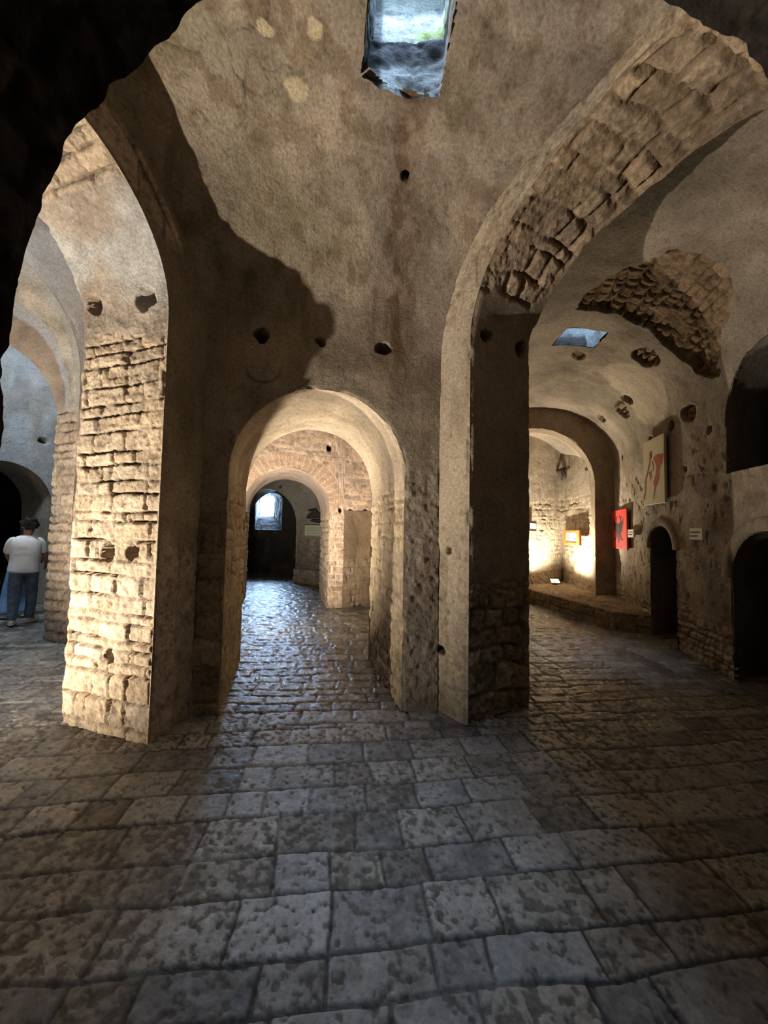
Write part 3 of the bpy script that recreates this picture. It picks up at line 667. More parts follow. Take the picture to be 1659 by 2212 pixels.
# ================================================================== LEFT HALL: splayed arch and the room beyond
QO = np.array((-4.30, 5.31)); QE = unit((-.37, -.93)); QA = unit((.93, -.37))
def left_hall():
    n = 420
    def rs(h, zs, r): 
        s, z = apath(h, zs, r, .02); return at_frac(np.stack([s, z], 1), np.linspace(0, 1, n))
    fo = np.array((-4.78, 5.5))
    f_ = rs(.75, 3.2, .8); m1 = rs(.86, 3.42, .95); nr = rs(1.1, 3.7, 1.28)
    A = place(fo, QE, f_[:, 0], f_[:, 1]); B = place(QO, QE, nr[:, 0], nr[:, 1])
    # keep jambs vertical-aligned: match by height along the first jamb
    G = loft(A, B, 60)
    def extra(d, c, P, U, V, mid, hi):
        t = np.linspace(0, 1, P.shape[1])[None, :]+.16*(fbm(P*4.5, 4, 3)-.5); zz = P[..., 2]; up = ss(2.9, 3.5, zz)
        def band(a, b): return ss(a-.03, a+.03, t)*(1-ss(b-.03, b+.03, t))
        c = mixc(c, C3(.27, .225, .185)*(.5+1.0*mid)[..., None], band(-.2, .40)*up)
        c = mixc(c, C3(.36, .375, .40)*(.75+.5*mid)[..., None], band(.40, .56)*up)
        c = mixc(c, C3(.40, .365, .31)*(.4+1.2*mid)[..., None], band(.56, .82)*up)
        c = mixc(c, C3(.35, .335, .31)*(.7+.6*mid)[..., None], band(.82, 1.3)*up)
        d = d+.03*band(.56, .82)*up*(fbm(P*9, 3, 8)-.5)*2
        return d, c
    tx = wall_tex(101, lambda P, U, V: np.where(P[..., 2] < 3.3, .9, .1), stone=C3(0.414, 0.333, 0.255), rowh=(.10, .17), bw=(.28, .7), jd=.035, rag=.012, rnd=.03, extra=extra)
    p1 = patch(G, (-5, 4.2, 2), lambda P, U, V: tx(P, V, U))
    L = n; z = nr[:, 1]; i0 = int((z[:L//2] < 3.7).sum())
    box = np.concatenate([resample([(-.6, 0), (-.6, 3.7)], i0), resample([(-.6, 3.7), (-.6, 6.3), (2.7, 6.3), (2.7, 3.7)], L-2*i0), resample([(2.7, 3.7), (2.7, 0)], i0)])
    O = place(QO, QE, box[:, 0], box[:, 1])
    def ex2(d, c, P, U, V, mid, hi):
        return d, mixc(c, LIGHTP*(.75+.5*mid)[..., None], .55*ss(.4, .6, fbm(P*1.8, 3, 5)))
    p2 = patch(loft(B, O, 70), (-3, 4, 2), wall_tex(103, lambda P, U, V: .35+0*U, plaster=C3(0.414, 0.355, 0.296), rag=.015, extra=ex2))
    struct('wall_side_hall', [p1, p2], M_WALL)
    # further wall with a low arched opening
    to = np.array((-6.93, 8.0)); s, z = apath(.8, 2.0, .82, .025); A = place(to, QE, s, z); i0 = int((z[:len(z)//2] < 2.0).sum()); L = len(s)
    box = np.concatenate([resample([(-4, 0), (-4, 2)], i0), resample([(-4, 2), (-4, 6.3), (4, 6.3), (4, 2)], L-2*i0), resample([(4, 2), (4, 0)], i0)])
    O = place(to, QE, box[:, 0], box[:, 1])
    tg = wall_tex(105, lambda P, U, V: .2+0*U, plaster=C3(0.326, 0.326, 0.318), patchy=.5, holes=[(-7.01, 7.8, 3.34, .07, .2)])
    p3 = patch(loft(A, O, 120), (-5, 6, 2), tg)
    B = A+np.array([-QA[0]*1.05, -QA[1]*1.05, 0]); p4 = patch(loft(A, B, 40), (-7.7, 7.5, 1.2), wall_tex(106, lambda P, U, V: .2+0*U, plaster=C3(0.407, 0.355, 0.281)))
    bk = quadgrid((-13.6, 15.4), (-9.6, 4.4), 0, 5, .1); p5 = patch(bk, (-8, 7, 2), wall_tex(107, None, plaster=C3(.05, .05, .05)))  # back wall near black: the dark room's shade put into its colour
    struct('wall_further_hall', [p3, p4, p5], M_WALL)
left_hall()

# ================================================================== MIDDLE HALL seen through the low archway
def middle_hall():
    o = np.array((-1.15, 8.08)); d = unit((-.97, -.25)); half, zs, rise = .86, 2.05, .83
    s, z = apath(half, zs, rise, .02, 0, .0); s = s+.06*(1-ss(0, 2.2, z))*0
    A = place(o, d, s, z); L = len(s); i0 = int((z[:L//2] < zs).sum())
    box = np.concatenate([resample([(-.32, 0), (-.32, zs)], i0), resample([(-.32, zs), (-.32, 5), (3.2, 5), (3.2, zs)], L-2*i0), resample([(3.2, zs), (3.2, 0)], i0)])
    O = place(o, d, box[:, 0], box[:, 1]); ax = np.array((-.27, 1.0, 0))*1.75
    Nn = arch_normals(s, z, d, half, zs); fn = np.array([-.25, -.97, 0]) * 1.0; ce = Nn+fn; ce /= np.linalg.norm(ce, axis=1, keepdims=True)
    holes = [(-1.18, 8.07, 3.37, .055, .15), (-.93, 8.13, 2.04, .03, .1), (-.71, 8.18, 2.05, .045, .1), (-.39, 8.26, 2.06, .04, .1)]
    brick = dict(stone=C3(0.45, 0.335, 0.26), joint=C3(0.56, 0.48, 0.38), rowh=(.10, .16), bw=(.2, .42), warp=.035, jd=.006, rag=.006, jw=.017, holes=holes)
    def arch_ring(d_, c, P, U, V, mid, hi):
        # voussoirs round the arch
        sx = (P[..., 0]-o[0])*d[0]+(P[..., 1]-o[1])*d[1]; dz = P[..., 2]-zs; rr = np.hypot(sx-half, dz); an = np.arctan2(dz, sx-half)
        ring = (rr < half+.34)*(dz > 0)*(rr > half-.02); k = an/(math.pi)*26; fr = np.abs(k-np.round(k))
        j = np.exp(-((.5-fr)/.07)**2); j = np.maximum(j, np.exp(-((rr-half-.33)/.016)**2))
        cc = mixc(C3(.42, .30, .225)*(.75+.5*mid)[..., None], C3(.56, .48, .38)*np.ones_like(c), np.clip(j, 0, 1))
        return d_, np.where(ring[..., None] > 0, cc, c)
    tx = wall_tex(111, lambda P, U, V: np.where(P[..., 2] > 2.2, .62, .8), extra=arch_ring, **brick)
    G = loft(A, O, 60); sU = (G[..., 0]-o[0])*d[0]+(G[..., 1]-o[1])*d[1]
    p1 = patch(G, (-1, 5, 2), tx, edges={'v0': ce}, U=sU, V=G[..., 2].copy())
    tp = wall_tex(113, lambda P, U, V: np.where(P[..., 2] < 2, .7, .1), plaster=C3(0.444, 0.355, 0.281), stone=C3(0.385, 0.311, 0.222), rowh=(.1, .18), rag=.012)
    p2 = patch(loft(A, A+ax, 60), (-2, 8.8, 1.4), lambda P, U, V: tp(P, V, U), edges={'v0': ce})
    e1 = o-d*.32; e2 = np.array((-.05, 9.0))
    p3 = patch(quadgrid(e1, e2, 0, 2.05, .02), (0.3, 6.5, 1.4), wall_tex(115, lambda P, U, V: .5*(P[..., 2] < 1.0), plaster=C3(0.385, 0.303, 0.207), rag=.012))
    e3 = e1-d*2.2
    p4 = patch(quadgrid(e1, e3, 2.05, 5, .025), (0, 5, 2.5), tx)
    G = np.stack([np.stack([np.linspace(e1[0], e3[0], 30), np.linspace(e1[1], e3[1], 30), np.full(30, 2.05)], 1), np.stack([np.linspace(e2[0], e2[0]+2, 30), np.linspace(e2[1], e2[1]+1, 30), np.full(30, 2.06)], 1)], 1)
    p5 = patch(loft(G[:, 0], G[:, 1], 20), (0, 7, 0), tp)
    struct('wall_middle_hall', [p1, p2, p3, p4, p5], M_WALL)
    # further wall U, with arched opening
    o = np.array((-2.72, 11.98)); d = unit((-.94, .35)); s, z = apath(1.22, 1.75, 1.18, .03); A = place(o, d, s, z); L = len(s); i0 = int((z[:L//2] < 1.75).sum())
    box = np.concatenate([resample([(-2.2, 0), (-2.2, 1.75)], i0), resample([(-2.2, 1.75), (-2.2, 5), (5, 5), (5, 1.75)], L-2*i0), resample([(5, 1.75), (5, 0)], i0)])
    O = place(o, d, box[:, 0], box[:, 1]); tg = wall_tex(117, lambda P, U, V: np.where(P[..., 2] < 1.4, .75, .2), plaster=C3(0.22, 0.215, 0.205), stone=C3(0.22, 0.20, 0.18), rag=.02, holes=[(-3.35, 12.2, 3.0, .05, .08)])
    p6 = patch(loft(A, O, 60), (-2, 9, 2), tg)
    p7 = patch(loft(A, A+np.array((.25, .66, 0)), 18), (-3.4, 12.5, 1.4), lambda P, U, V: tg(P, V, U))
    struct('wall_far_hall', [p6, p7], M_WALL)
    # stepped plinth stones at its foot
    q = quadgrid(o+np.array((-.03, -.10)), o-d*1.3+np.array((-.05, -.12)), -.02, .42, .02)
    top = np.stack([q[:, -1]+np.array((.03*t*6, .12*t*1.2, 0)) for t in np.linspace(0, 1, 10)], 1)
    st = struct('trim_plinth', [patch(q, (-2, 9, .3), wall_tex(118, lambda P, U, V: .9+0*U, stone=C3(0.333, 0.311, 0.281), rowh=(.2, .3), rag=.03, jd=.03)), patch(top, (-2, 10, 3), wall_tex(119, lambda P, U, V: .9+0*U, rag=.02))], M_WALL)
middle_hall()

# ================================================================== WINDOWS (light wells and far embrasure)
def rloop(x0, x1, y0, y1, z, k=40):
    P = resample([(x0, y1), (x1, y1), (x1, y0), (x0, y0), (x0, y1)], 4*k+1); return np.concatenate([P, np.full((len(P), 1), z)], 1)
def skylight_main():
    L = []
    P = resample(np.array([(-.2, 2.455), (-.06, 2.53), (.02, 2.56), (.345, 2.565), (.38, 2.2), (.38, 1.96), (-.125, 1.96), (-.2, 2.455)]), 161)
    L.append(np.concatenate([P, (4.675+(2.55-P[:, 1:])*.33)], 1))
    L.append(rloop(-.17, .37, 1.97, 2.60, 4.93))
    L.append(rloop(-.165, .375, 1.97, 2.61, 5.17)); L.append(rloop(-.15, .39, 1.95, 2.68, 5.24)); L.append(rloop(-.14, .40, 1.9, 2.86, 5.75)); L.append(rloop(-.14, .40, 1.85, 2.88, 6.62))
    rows = []
    for a, b, n in zip(L[:-1], L[1:], (16, 16, 8, 30, 20)):
        for t in np.linspace(0, 1, n, endpoint=False): rows.append(a*(1-t)+b*t)
    rows.append(L[-1]); G = np.stack(rows, 0)
    def tx(P, U, V):
        n = fbm(P*7, 4, 201); h = fbm(P*25, 3, 202); z = P[..., 2]+.06*(n-.5)
        c = C3(.30, .305, .30)*(.35+1.3*n)[..., None]
        dk = ss(4.93, 5.0, z+.10*(P[..., 0])*-1)*(1-ss(5.16, 5.24, z)); c = mixc(c, C3(.06, .055, .06)*(.6+.8*h)[..., None], dk*.95)  # dark band: an overhang's shade painted onto the shaft wall
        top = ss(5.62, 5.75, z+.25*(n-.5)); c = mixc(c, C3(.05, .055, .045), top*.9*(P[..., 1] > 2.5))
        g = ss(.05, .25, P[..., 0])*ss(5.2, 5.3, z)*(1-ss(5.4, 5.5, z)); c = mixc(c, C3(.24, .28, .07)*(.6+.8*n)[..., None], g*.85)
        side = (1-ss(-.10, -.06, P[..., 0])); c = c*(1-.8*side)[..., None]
        return .05*(n-.5)+.02*(h-.5), np.clip(c, .01, .9)
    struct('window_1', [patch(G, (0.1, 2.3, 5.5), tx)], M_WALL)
skylight_main()
def skylight_right():
    b = resample(np.concatenate([SK2, SK2[:1]]), 121); c = SK2.mean(0); b = c+(b-c)*1.04
    rows = []; top = resample([(2.5, 6.1), (2.5, 5.3), (3.3, 5.3), (3.3, 6.1), (2.5, 6.1)], 121)
    st = wstation(200)
    def vz(x, y):
        i = np.argmin((st[:, 0]-x-VH)**2*0+(st[:, 1]-y-.25)**2); q = math.dist(st[i], (x, y)); return VZ+VR*math.sqrt(max(0, 1-((q-VH)/VH)**2))
    z0 = np.array([vz(*p) for p in b])[:, None]-.01
    for t in np.linspace(0, 1, 50):
        z = z0+(6.62-z0)*t; P = b*(1-t)+top*t; rows.append(np.concatenate([P, z], 1))
    def tx(P, U, V):
        n = fbm(P*6, 4, 211); h = fbm(P*25, 3, 212); z = P[..., 2]
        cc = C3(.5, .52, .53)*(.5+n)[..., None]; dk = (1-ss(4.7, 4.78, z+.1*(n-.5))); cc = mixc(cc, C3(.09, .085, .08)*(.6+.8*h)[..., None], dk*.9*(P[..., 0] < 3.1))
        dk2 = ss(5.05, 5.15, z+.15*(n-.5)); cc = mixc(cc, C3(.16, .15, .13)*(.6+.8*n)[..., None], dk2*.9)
        return .05*(n-.5), cc
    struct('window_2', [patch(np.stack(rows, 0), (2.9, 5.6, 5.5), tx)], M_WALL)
skylight_right()
def arched_loop(xc, hw, z0, zs, rise, y, k=30):
    s, z = apath(hw, zs, rise, .03, z0); s = s-hw+xc
    P = np.stack([s, z], 1); P = resample(np.concatenate([P, P[:1]]), 4*k+1); return np.stack([P[:, 0], np.full(len(P), y), P[:, 1]], 1)
def window_far():
    a = arched_loop(-4.26, .50, 1.60, 2.72, .30, 14.2); a2 = arched_loop(-4.30, .48, 1.62, 2.72, .28, 14.3); b = arched_loop(-4.62, .29, 2.12, 2.78, .16, 15.1); b2 = arched_loop(-4.62, .275, 2.14, 2.78, .15, 15.15); c = arched_loop(-4.70, .30, 2.10, 2.82, .15, 15.6)
    rows = []
    for p, q, n in ((a, a2, 4), (a2, b, 34), (b, b2, 3), (b2, c, 14)):
        for t in np.linspace(0, 1, n, endpoint=False): rows.append(p*(1-t)+q*t)
    rows.append(c)
    def tx(P, U, V):
        n = fbm(P*5, 4, 221); h = fbm(P*20, 3, 222); return .06*(n-.5)+.02*(h-.5), C3(.13, .135, .14)*(.5+n)[..., None]
    p = patch(np.stack(rows, 0), (-4.4, 14.6, 2.3), tx)
    # inner wall round the embrasure
    box = resample([(-9, 0), (-9, 5), (1, 5), (1, 0), (-9, 0)], len(a)); 
    sc_ = np.argmin(np.abs(a[:, 0]-a[:, 0].min())+np.abs(a[:, 2]-1.6))
    O = np.stack([box[:, 0], np.full(len(a), 14.2), box[:, 1]], 1)
    p2 = patch(loft(a, O, 30), (-4, 12, 2), wall_tex(223, None, plaster=C3(0.05, 0.048, 0.046)))
    struct('window_3', [p], M_WALL); struct('wall_window', [p2], M_WALL)
    # outer wall with the window opening
    O2 = np.stack([box[:, 0]*2.5+5, np.full(len(a), 15.6), box[:, 1]*1.6-1], 1); p3 = patch(loft(c, O2, 20), (-4, 12, 2), wall_tex(224, None))
    return p3
OUTER = window_far()

# outer shell of the fortress: closed walls and roof, open only at the window shafts
def shell():
    def rq(a, b, z0, z1): return patch(quadgrid(a, b, z0, z1, 1.5), (0, 6, 3), lambda P, U, V: (0*U, np.full(P.shape, .2)))
    struct('wall_outer_near', [rq((-16, -3), (9, -3), -1, 7), ], M_WALL)
    struct('wall_outer_left', [rq((-15.8, -3.2), (-15.8, 15.8), -1, 7)], M_WALL)
    struct('wall_outer_right', [rq((7, -3.2), (7, 15.8), -1, 7)], M_WALL)
    struct('wall_outer_far', [OUTER], M_WALL)
    xs = [-16, -.08, .34, SK2[:, 0].min()+.06, SK2[:, 0].max()-.03, 7.2]; ys = [-3.2, 1.92, 2.82, SK2[:, 1].min()+.15, SK2[:, 1].max()-.0, 15.7]
    me = bpy.data.meshes.new('ceiling_outer'); vs = [(x, y, 6.6) for x in xs for y in ys]; fs = []
    for i in range(5):
        for j in range(5):
            if (i, j) in ((1, 1), (3, 3)): continue
            a = i*6+j; fs.append((a, a+1, a+7, a+6))
    me.from_pydata(vs, [], fs); me.materials.append(flat_mat('roof_underside', (.2, .18, .15))); o = bpy.data.objects.new('ceiling_outer', me); COL.objects.link(o); o['kind'] = 'structure'
shell()
def light_baffle():  # added unseen planes that keep the area lights from leaking over the vaults
    t = lambda P, U, V: (0*U, np.full(P.shape, .12))
    ps = [patch(quadgrid((-2.52, -3), (-2.52, 3.25), 4.6, 6.6, .4), (-5, 1, 5), t), patch(quadgrid((-2.52, 3.25), (-4.22, 5.44), 4.8, 6.6, .4), (-5, 3, 5), t),
          patch(quadgrid((-4.24, 5.40), (-5.6, 11.9), 0, 6.6, .4), (-7, 6, 3), t), patch(quadgrid((-5.6, 11.9), (-13.7, 15.5), 0, 6.6, .4), (-9, 8, 3), t),
          patch(quadgrid((-2.52, -3), (-2.52, 1.0), 0, 4.6, .4), (-5, 0, 2), t)]
    struct('wall_light_baffle', ps, M_WALL)
light_baffle()

# ================================================================== THINGS
def mesh_obj(name, vs, fs, mat, parent=None, smooth=False):
    me = bpy.data.meshes.new(name); me.from_pydata([tuple(v) for v in vs], [], fs); me.update()
    if smooth: me.polygons.foreach_set('use_smooth', np.ones(len(me.polygons), bool))
    if mat: me.materials.append(mat)
    o = bpy.data.objects.new(name, me); COL.objects.link(o)
    if parent: o.parent = parent
    return o
def tag(o, label, cat, group=None):
    o['label'] = label; o['category'] = cat
    if group: o['group'] = group
    return o
def empty(name, loc):
    o = bpy.data.objects.new(name, None); COL.objects.link(o); o.location = loc; o.empty_display_size = .1; return o
class Frame:
    """local frame on a wall: origin (lower left), u along the wall, n out of it"""
    def __init__(s, o, u, n): s.o = Vector(o); s.u = Vector((*unit(u), 0)); s.n = Vector((*unit(n), 0)); s.k = Vector((0, 0, 1))
    def p(s, x, y, h=0): return s.o+s.u*x+s.k*y+s.n*h
def slab(fr, x0, x1, y0, y1, h0, h1, bev=.004):
    """bevelled board in a wall frame"""
    c = []
    for (b, h) in ((0, h0), (0, h1-bev), (bev, h1)):
        for (x, y) in ((x0+b, y0+b), (x1-b, y0+b), (x1-b, y1-b), (x0+b, y1-b)): c.append(fr.p(x, y, h))
    f = [(3, 2, 1, 0), (8, 9, 10, 11)]
    for r in (0, 4):
        for i in range(4): j = (i+1) % 4; f.append((r+i, r+j, r+4+j, r+4+i))
    return c, f
def local(vs, o): return [Vector(v)-o for v in vs]
def shapes(fr, polys, h0, h1):
    """thin raised polygons (ink, paint) in a wall frame"""
    vs, fs = [], []
    for P in polys:
        n = len(P); b = len(vs)
        vs += [fr.p(x, y, h0) for x, y in P]+[fr.p(x, y, h1) for x, y in P]
        fs.append(tuple(range(b+n, b+2*n)))
        for i in range(n): j = (i+1) % n; fs.append((b+i, b+j, b+n+j, b+n+i))
    return vs, fs
def stroke(pts, w0, w1=None):
    w1 = w0 if w1 is None else w1
    P = np.array(pts, float); T = np.gradient(P, axis=0); T /= np.linalg.norm(T, axis=1, keepdims=True)+1e-9; N = np.stack([-T[:, 1], T[:, 0]], 1)
    ws = np.linspace(w0, w1, len(P))[:, None]/2
    return [tuple(q) for q in P+N*ws]+[tuple(q) for q in (P-N*ws)[::-1]]

M_RED = flat_mat('red_cloth_print', (.66, .045, .03), .6, .3, .12, 30)
M_BLACK = flat_mat('black_ink', (.03, .022, .022), .6)
M_DKRED = flat_mat('dark_red_ink', (.28, .02, .018), .6)
M_CREAM = flat_mat('cream_board', (.60, .53, .36), .6, .3, .06, 8)
M_SEPIA = flat_mat('sepia_wash', (.30, .13, .065), .7, .2, .35, 25)
M_SEPIA2 = flat_mat('rust_wash', (.40, .12, .075), .7, .2, .4, 30)
M_ORANGE = flat_mat('orange_wood', (.52, .16, .035), .5, .4, .2, 20)
M_WHITE = flat_mat('white_card', (.78, .74, .66), .6, .3, .05, 20)
M_INK = flat_mat('grey_ink', (.12, .10, .09), .7)
M_BLUEINK = flat_mat('blue_ink', (.13, .12, .28), .7)
M_IRON = flat_mat('rusty_iron', (.05, .035, .025), .6, .4, .4, 60, bump=.3)
M_METAL = flat_mat('grey_metal', (.35, .34, .33), .35, .5)
M_GLASS = flat_mat('lit_lamp_glass', (1, .9, .7), .3, .5, emit=40, emitcol=(1, .80, .50))

def right_frame(p_far, p_near, z, gap=.05):
    """frame on the right-hand wall; x runs from the far end towards the viewer"""
    a, b = np.array(p_far), np.array(p_near); u = unit(b-a); n = np.array([u[1], -u[0]])
    if n[0] > 0: n = -n
    return Frame((a[0]+n[0]*gap, a[1]+n[1]*gap, z), u, n), float(np.linalg.norm(b-a))

# --- red poster with the black two-headed eagle
def eagle(W, H):
    cx = W/2; P = []
    def m(pts): P.append([(cx+x, y) for x, y in pts]); P.append([(cx-x, y) for x, y in pts][::-1])
    def S(h): return H*h
    w = W
    P.append([(cx-.13*w, S(.36)), (cx+.13*w, S(.36)), (cx+.17*w, S(.48)), (cx+.17*w, S(.58)), (cx+.10*w, S(.68)), (cx, S(.64)), (cx-.10*w, S(.68)), (cx-.17*w, S(.58)), (cx-.17*w, S(.48))])      # body
    m([(.02*w, S(.62)), (.10*w, S(.62)), (.11*w, S(.73)), (.10*w, S(.79)), (.14*w, S(.83)), (.20*w, S(.815)), (.22*w, S(.79)), (.16*w, S(.785)), (.17*w, S(.76)), (.15*w, S(.70)), (.15*w, S(.6)), (.05*w, S(.56))])     # neck, head, beak
    m([(.06*w, S(.82)), (.08*w, S(.86)), (.11*w, S(.83)), (.09*w, S(.79))])      # crest
    for i, (y0, y1, x1) in enumerate(((.60, .80, .33), (.57, .735, .34), (.54, .68, .345), (.51, .62, .345), (.48, .56, .34), (.45, .50, .335), (.42, .445, .32))):
        m([(.12*w, S(y0-.02)), (.22*w, S(y0+.25*(y1-y0))), (x1*w, S(y1)), (.24*w, S(y0+.65*(y1-y0)+.012)), (.12*w, S(y0+.03))])      # wing feathers
    m([(.08*w, S(.38)), (.14*w, S(.40)), (.20*w, S(.30)), (.30*w, S(.25)), (.27*w, S(.22)), (.24*w, S(.245)), (.22*w, S(.21)), (.20*w, S(.245)), (.16*w, S(.22)), (.17*w, S(.27)), (.11*w, S(.32))])      # legs with talons
    P.append([(cx-.05*w, S(.38)), (cx+.05*w, S(.38)), (cx+.04*w, S(.30)), (cx+.075*w, S(.22)), (cx+.045*w, S(.21)), (cx+.05*w, S(.16)), (cx+.02*w, S(.17)), (cx, S(.11)), (cx-.02*w, S(.17)), (cx-.05*w, S(.16)), (cx-.045*w, S(.21)), (cx-.075*w, S(.22)), (cx-.04*w, S(.30))])   # tail
    m([(.06*w, S(.33)), (.09*w, S(.34)), (.13*w, S(.24)), (.10*w, S(.25))])
    return P
def red_poster():
    fr, W = right_frame((5.12, 8.5), (4.72, 7.33), 1.345)
    H = .80; root = Vector(fr.p(W/2, 0))
    e = tag(empty('wall_poster', root), 'red poster with a black two-headed eagle hung on the right wall', 'poster')
    v, f = slab(fr, 0, W, 0, H, 0, .03); mesh_obj('poster_board', local(v, root), f, M_RED, e)
    v, f = shapes(fr, eagle(W, H), .03, .033); o = mesh_obj('eagle_emblem', local(v, root), f, M_BLACK, e); o['label'] = 'black two-headed eagle'
    v, f = shapes(fr, [stroke([(W*.30, H*.055), (W*.5, H*.045), (W*.70, H*.055)], .018), stroke([(W*.36, H*.085), (W*.64, H*.08)], .008)], .03, .033); mesh_obj('caption_line', local(v, root), f, M_DKRED, e)
red_poster()
def cream_panel():
    fr, W = right_frame((4.425, 6.39), (4.275, 5.70), 2.12, .055)
    H = 1.05; root = Vector(fr.p(W/2, 0))
    e = tag(empty('picture_panel', root), 'tall cream panel with a reddish brown figure sketch above the small doorway', 'picture')
    v, f = slab(fr, 0, W, 0, H, 0, .035); mesh_obj('panel_board', local(v, root), f, M_CREAM, e)
    def q(x, y): return (x*W, y*H)
    A = [stroke([q(.38, .80), q(.36, .66), q(.25, .52), q(.13, .40), q(.10, .22), q(.02, .10)], .035, .05), [q(.34, .80), q(.44, .82), q(.46, .74), q(.36, .66)], stroke([q(.45, .66), q(.52, .58), q(.50, .50)], .02, .012), stroke([q(.62, .30), q(.56, .20), q(.50, .08)], .05, .02)]
    B = [[q(.52, .70), q(.68, .73), q(.98, .70), q(.92, .58), q(.80, .50), q(.78, .38), q(.70, .28), q(.56, .24), q(.50, .34), q(.62, .44), q(.66, .54), q(.60, .62)], [q(.30, .50), q(.40, .52), q(.44, .42), q(.36, .36)]]
    v, f = shapes(fr, A, .035, .038); mesh_obj('brown_figure', local(v, root), f, M_SEPIA, e)
    v, f = shapes(fr, B, .035, .0375); mesh_obj('rust_drapery', local(v, root), f, M_SEPIA2, e)
cream_panel()
def card(name, fr, W, H, label, lines, group=None):
    root = Vector(fr.p(W/2, 0)); e = tag(empty(name, root), label, 'sign', group)
    v, f = slab(fr, 0, W, 0, H, 0, .035); mesh_obj('sign_board', local(v, root), f, M_WHITE, e)
    rng = random.Random(len(label))
    for (y, x0, x1, h) in lines:
        x = x0; P = []
        while x < x1:
            l = rng.uniform(.04, .09); P.append([(x*W, (y-h/2)*H), (min(x+l, x1)*W, (y-h/2)*H), (min(x+l, x1)*W, (y+h*rng.uniform(.2, .5))*H), (x*W, (y+h*.4)*H)]); x += l+.018
        v, f = shapes(fr, P, .035, .037); mesh_obj('text_line', local(v, root), f, M_INK, e)
    pass
fr, W = right_frame((4.70, 7.25), (4.60, 6.93), 1.59, .055); card('wall_sign', fr, W, .145, 'small white caption card beside the red poster', [(.66, .12, .9, .14), (.36, .12, .8, .14)])
fr, W = right_frame((4.125, 5.06), (4.06, 4.775), 1.575, .06); card('wall_sign', fr, W, .15, 'white caption card between the two dark doorways', [(.66, .08, .84, .15), (.34, .08, .66, .15)])
def framed_picture():
    fr, W = right_frame((5.005, 10.42), (4.885, 9.33), 1.365, .09); H = .37
    root = Vector(fr.p(W/2, 0)); e = tag(empty('framed_picture', root), 'orange framed picture in the bright alcove behind the rib', 'picture')
    vs, fs = [], []
    bx, by = .17*W, .17*H
    for (x0, x1, y0, y1) in ((0, W, 0, by), (0, W, H-by, H), (0, bx, by, H-by), (W-bx, W, by, H-by)):
        v, f = slab(fr, x0, x1, y0, y1, 0, .05); fs += [tuple(i+len(vs) for i in q) for q in f]; vs += v
    mesh_obj('picture_frame', local(vs, root), fs, M_ORANGE, e)
    v, f = slab(fr, bx, W-bx, by, H-by, .005, .03); mesh_obj('print', local(v, root), f, M_WHITE, e)
    P = [[(bx+.05*W+i*.0, by+.08*H+k*.17*H), (bx+.18*W, by+.10*H+k*.17*H), (bx+.16*W, by+.18*H+k*.17*H), (bx+.04*W, by+.16*H+k*.17*H)] for k in range(3) for i in (0,)]
    P.append([(W*.70+.09*W*math.cos(t), H*.45+.10*H*math.sin(t)) for t in np.linspace(0, 2*math.pi, 14, endpoint=False)])
    for q in P: v, f = shapes(fr, [q], .03, .033); mesh_obj('print_figure', local(v, root), f, M_BLUEINK, e)
framed_picture()
def small_print():
    a, b = np.array((3.78, 10.04)), np.array((3.95, 10.155)); u = unit(b-a); n = np.array((u[1], -u[0])); fr = Frame((a[0]+n[0]*.06-u[0]*.1, a[1]+n[1]*.06-u[1]*.1, 1.70), u, n); W, H = .31, .26
    root = Vector(fr.p(W/2, 0)); e = tag(empty('framed_print', root), 'small dark framed print half hidden behind the pier edge', 'picture')
    v, f = slab(fr, 0, W, 0, H, 0, .03); mesh_obj('picture_frame', local(v, root), f, M_BLACK, e)
    v, f = slab(fr, .03, W-.02, .06, H-.06, .02, .034); mesh_obj('print', local(v, root), f, M_WHITE, e)
small_print()
def tube(path, r, n=8, caps=True):
    P = [Vector(p) for p in path]; vs, fs = [], []
    rr = r if hasattr(r, '__len__') else [r]*len(P)
    up = None
    for i, p in enumerate(P):
        t = (P[min(i+1, len(P)-1)]-P[max(i-1, 0)]).normalized()
        if up is None: up = t.orthogonal().normalized()
        up = (up-t*up.dot(t)).normalized(); sd = t.cross(up)
        ra, rb = rr[i] if hasattr(rr[i], '__len__') else (rr[i], rr[i])
        for k in range(n):
            a = 2*math.pi*k/n; vs.append(p+up*math.cos(a)*ra+sd*math.sin(a)*rb)
    for i in range(len(P)-1):
        for k in range(n): j = (k+1) % n; fs.append((i*n+k, i*n+j, i*n+n+j, i*n+n+k))
    if caps: fs.append(tuple(range(n))[::-1]); fs.append(tuple((len(P)-1)*n+k for k in range(n)))
    return vs, fs
def iron_hook():
    b = np.array((5.06, 10.91)); a = np.array((3.83, 10.07)); n = np.array(unit((b-a)[[1, 0]]*np.array((1, -1))))
    root = Vector((4.93, 10.72, 3.42)); 
    e = tag(empty('iron_bracket', root), 'rusty iron bracket sticking out of the bright alcove wall', 'bracket')
    n3 = Vector((n[0], n[1], 0)); u3 = Vector((*unit(b-a), 0))
    v, f = tube([root-n3*.15, root+n3*.10, root+n3*.30+Vector((0, 0, -.02)), root+n3*.34-u3*.2+Vector((0, 0, .02))], [.05, .05, .045, .03]); mesh_obj('arm', local(v, root), f, M_IRON, e, True)
    v, f = tube([root+n3*.06+Vector((0, 0, .05)), root+n3*.10-Vector((0, 0, .05)), root+n3*.12-Vector((0, 0, .2)), root+n3*.04-Vector((0, 0, .26))], [.07, .08, .07, .04]); mesh_obj('socket', local(v, root), f, M_IRON, e, True)
iron_hook()
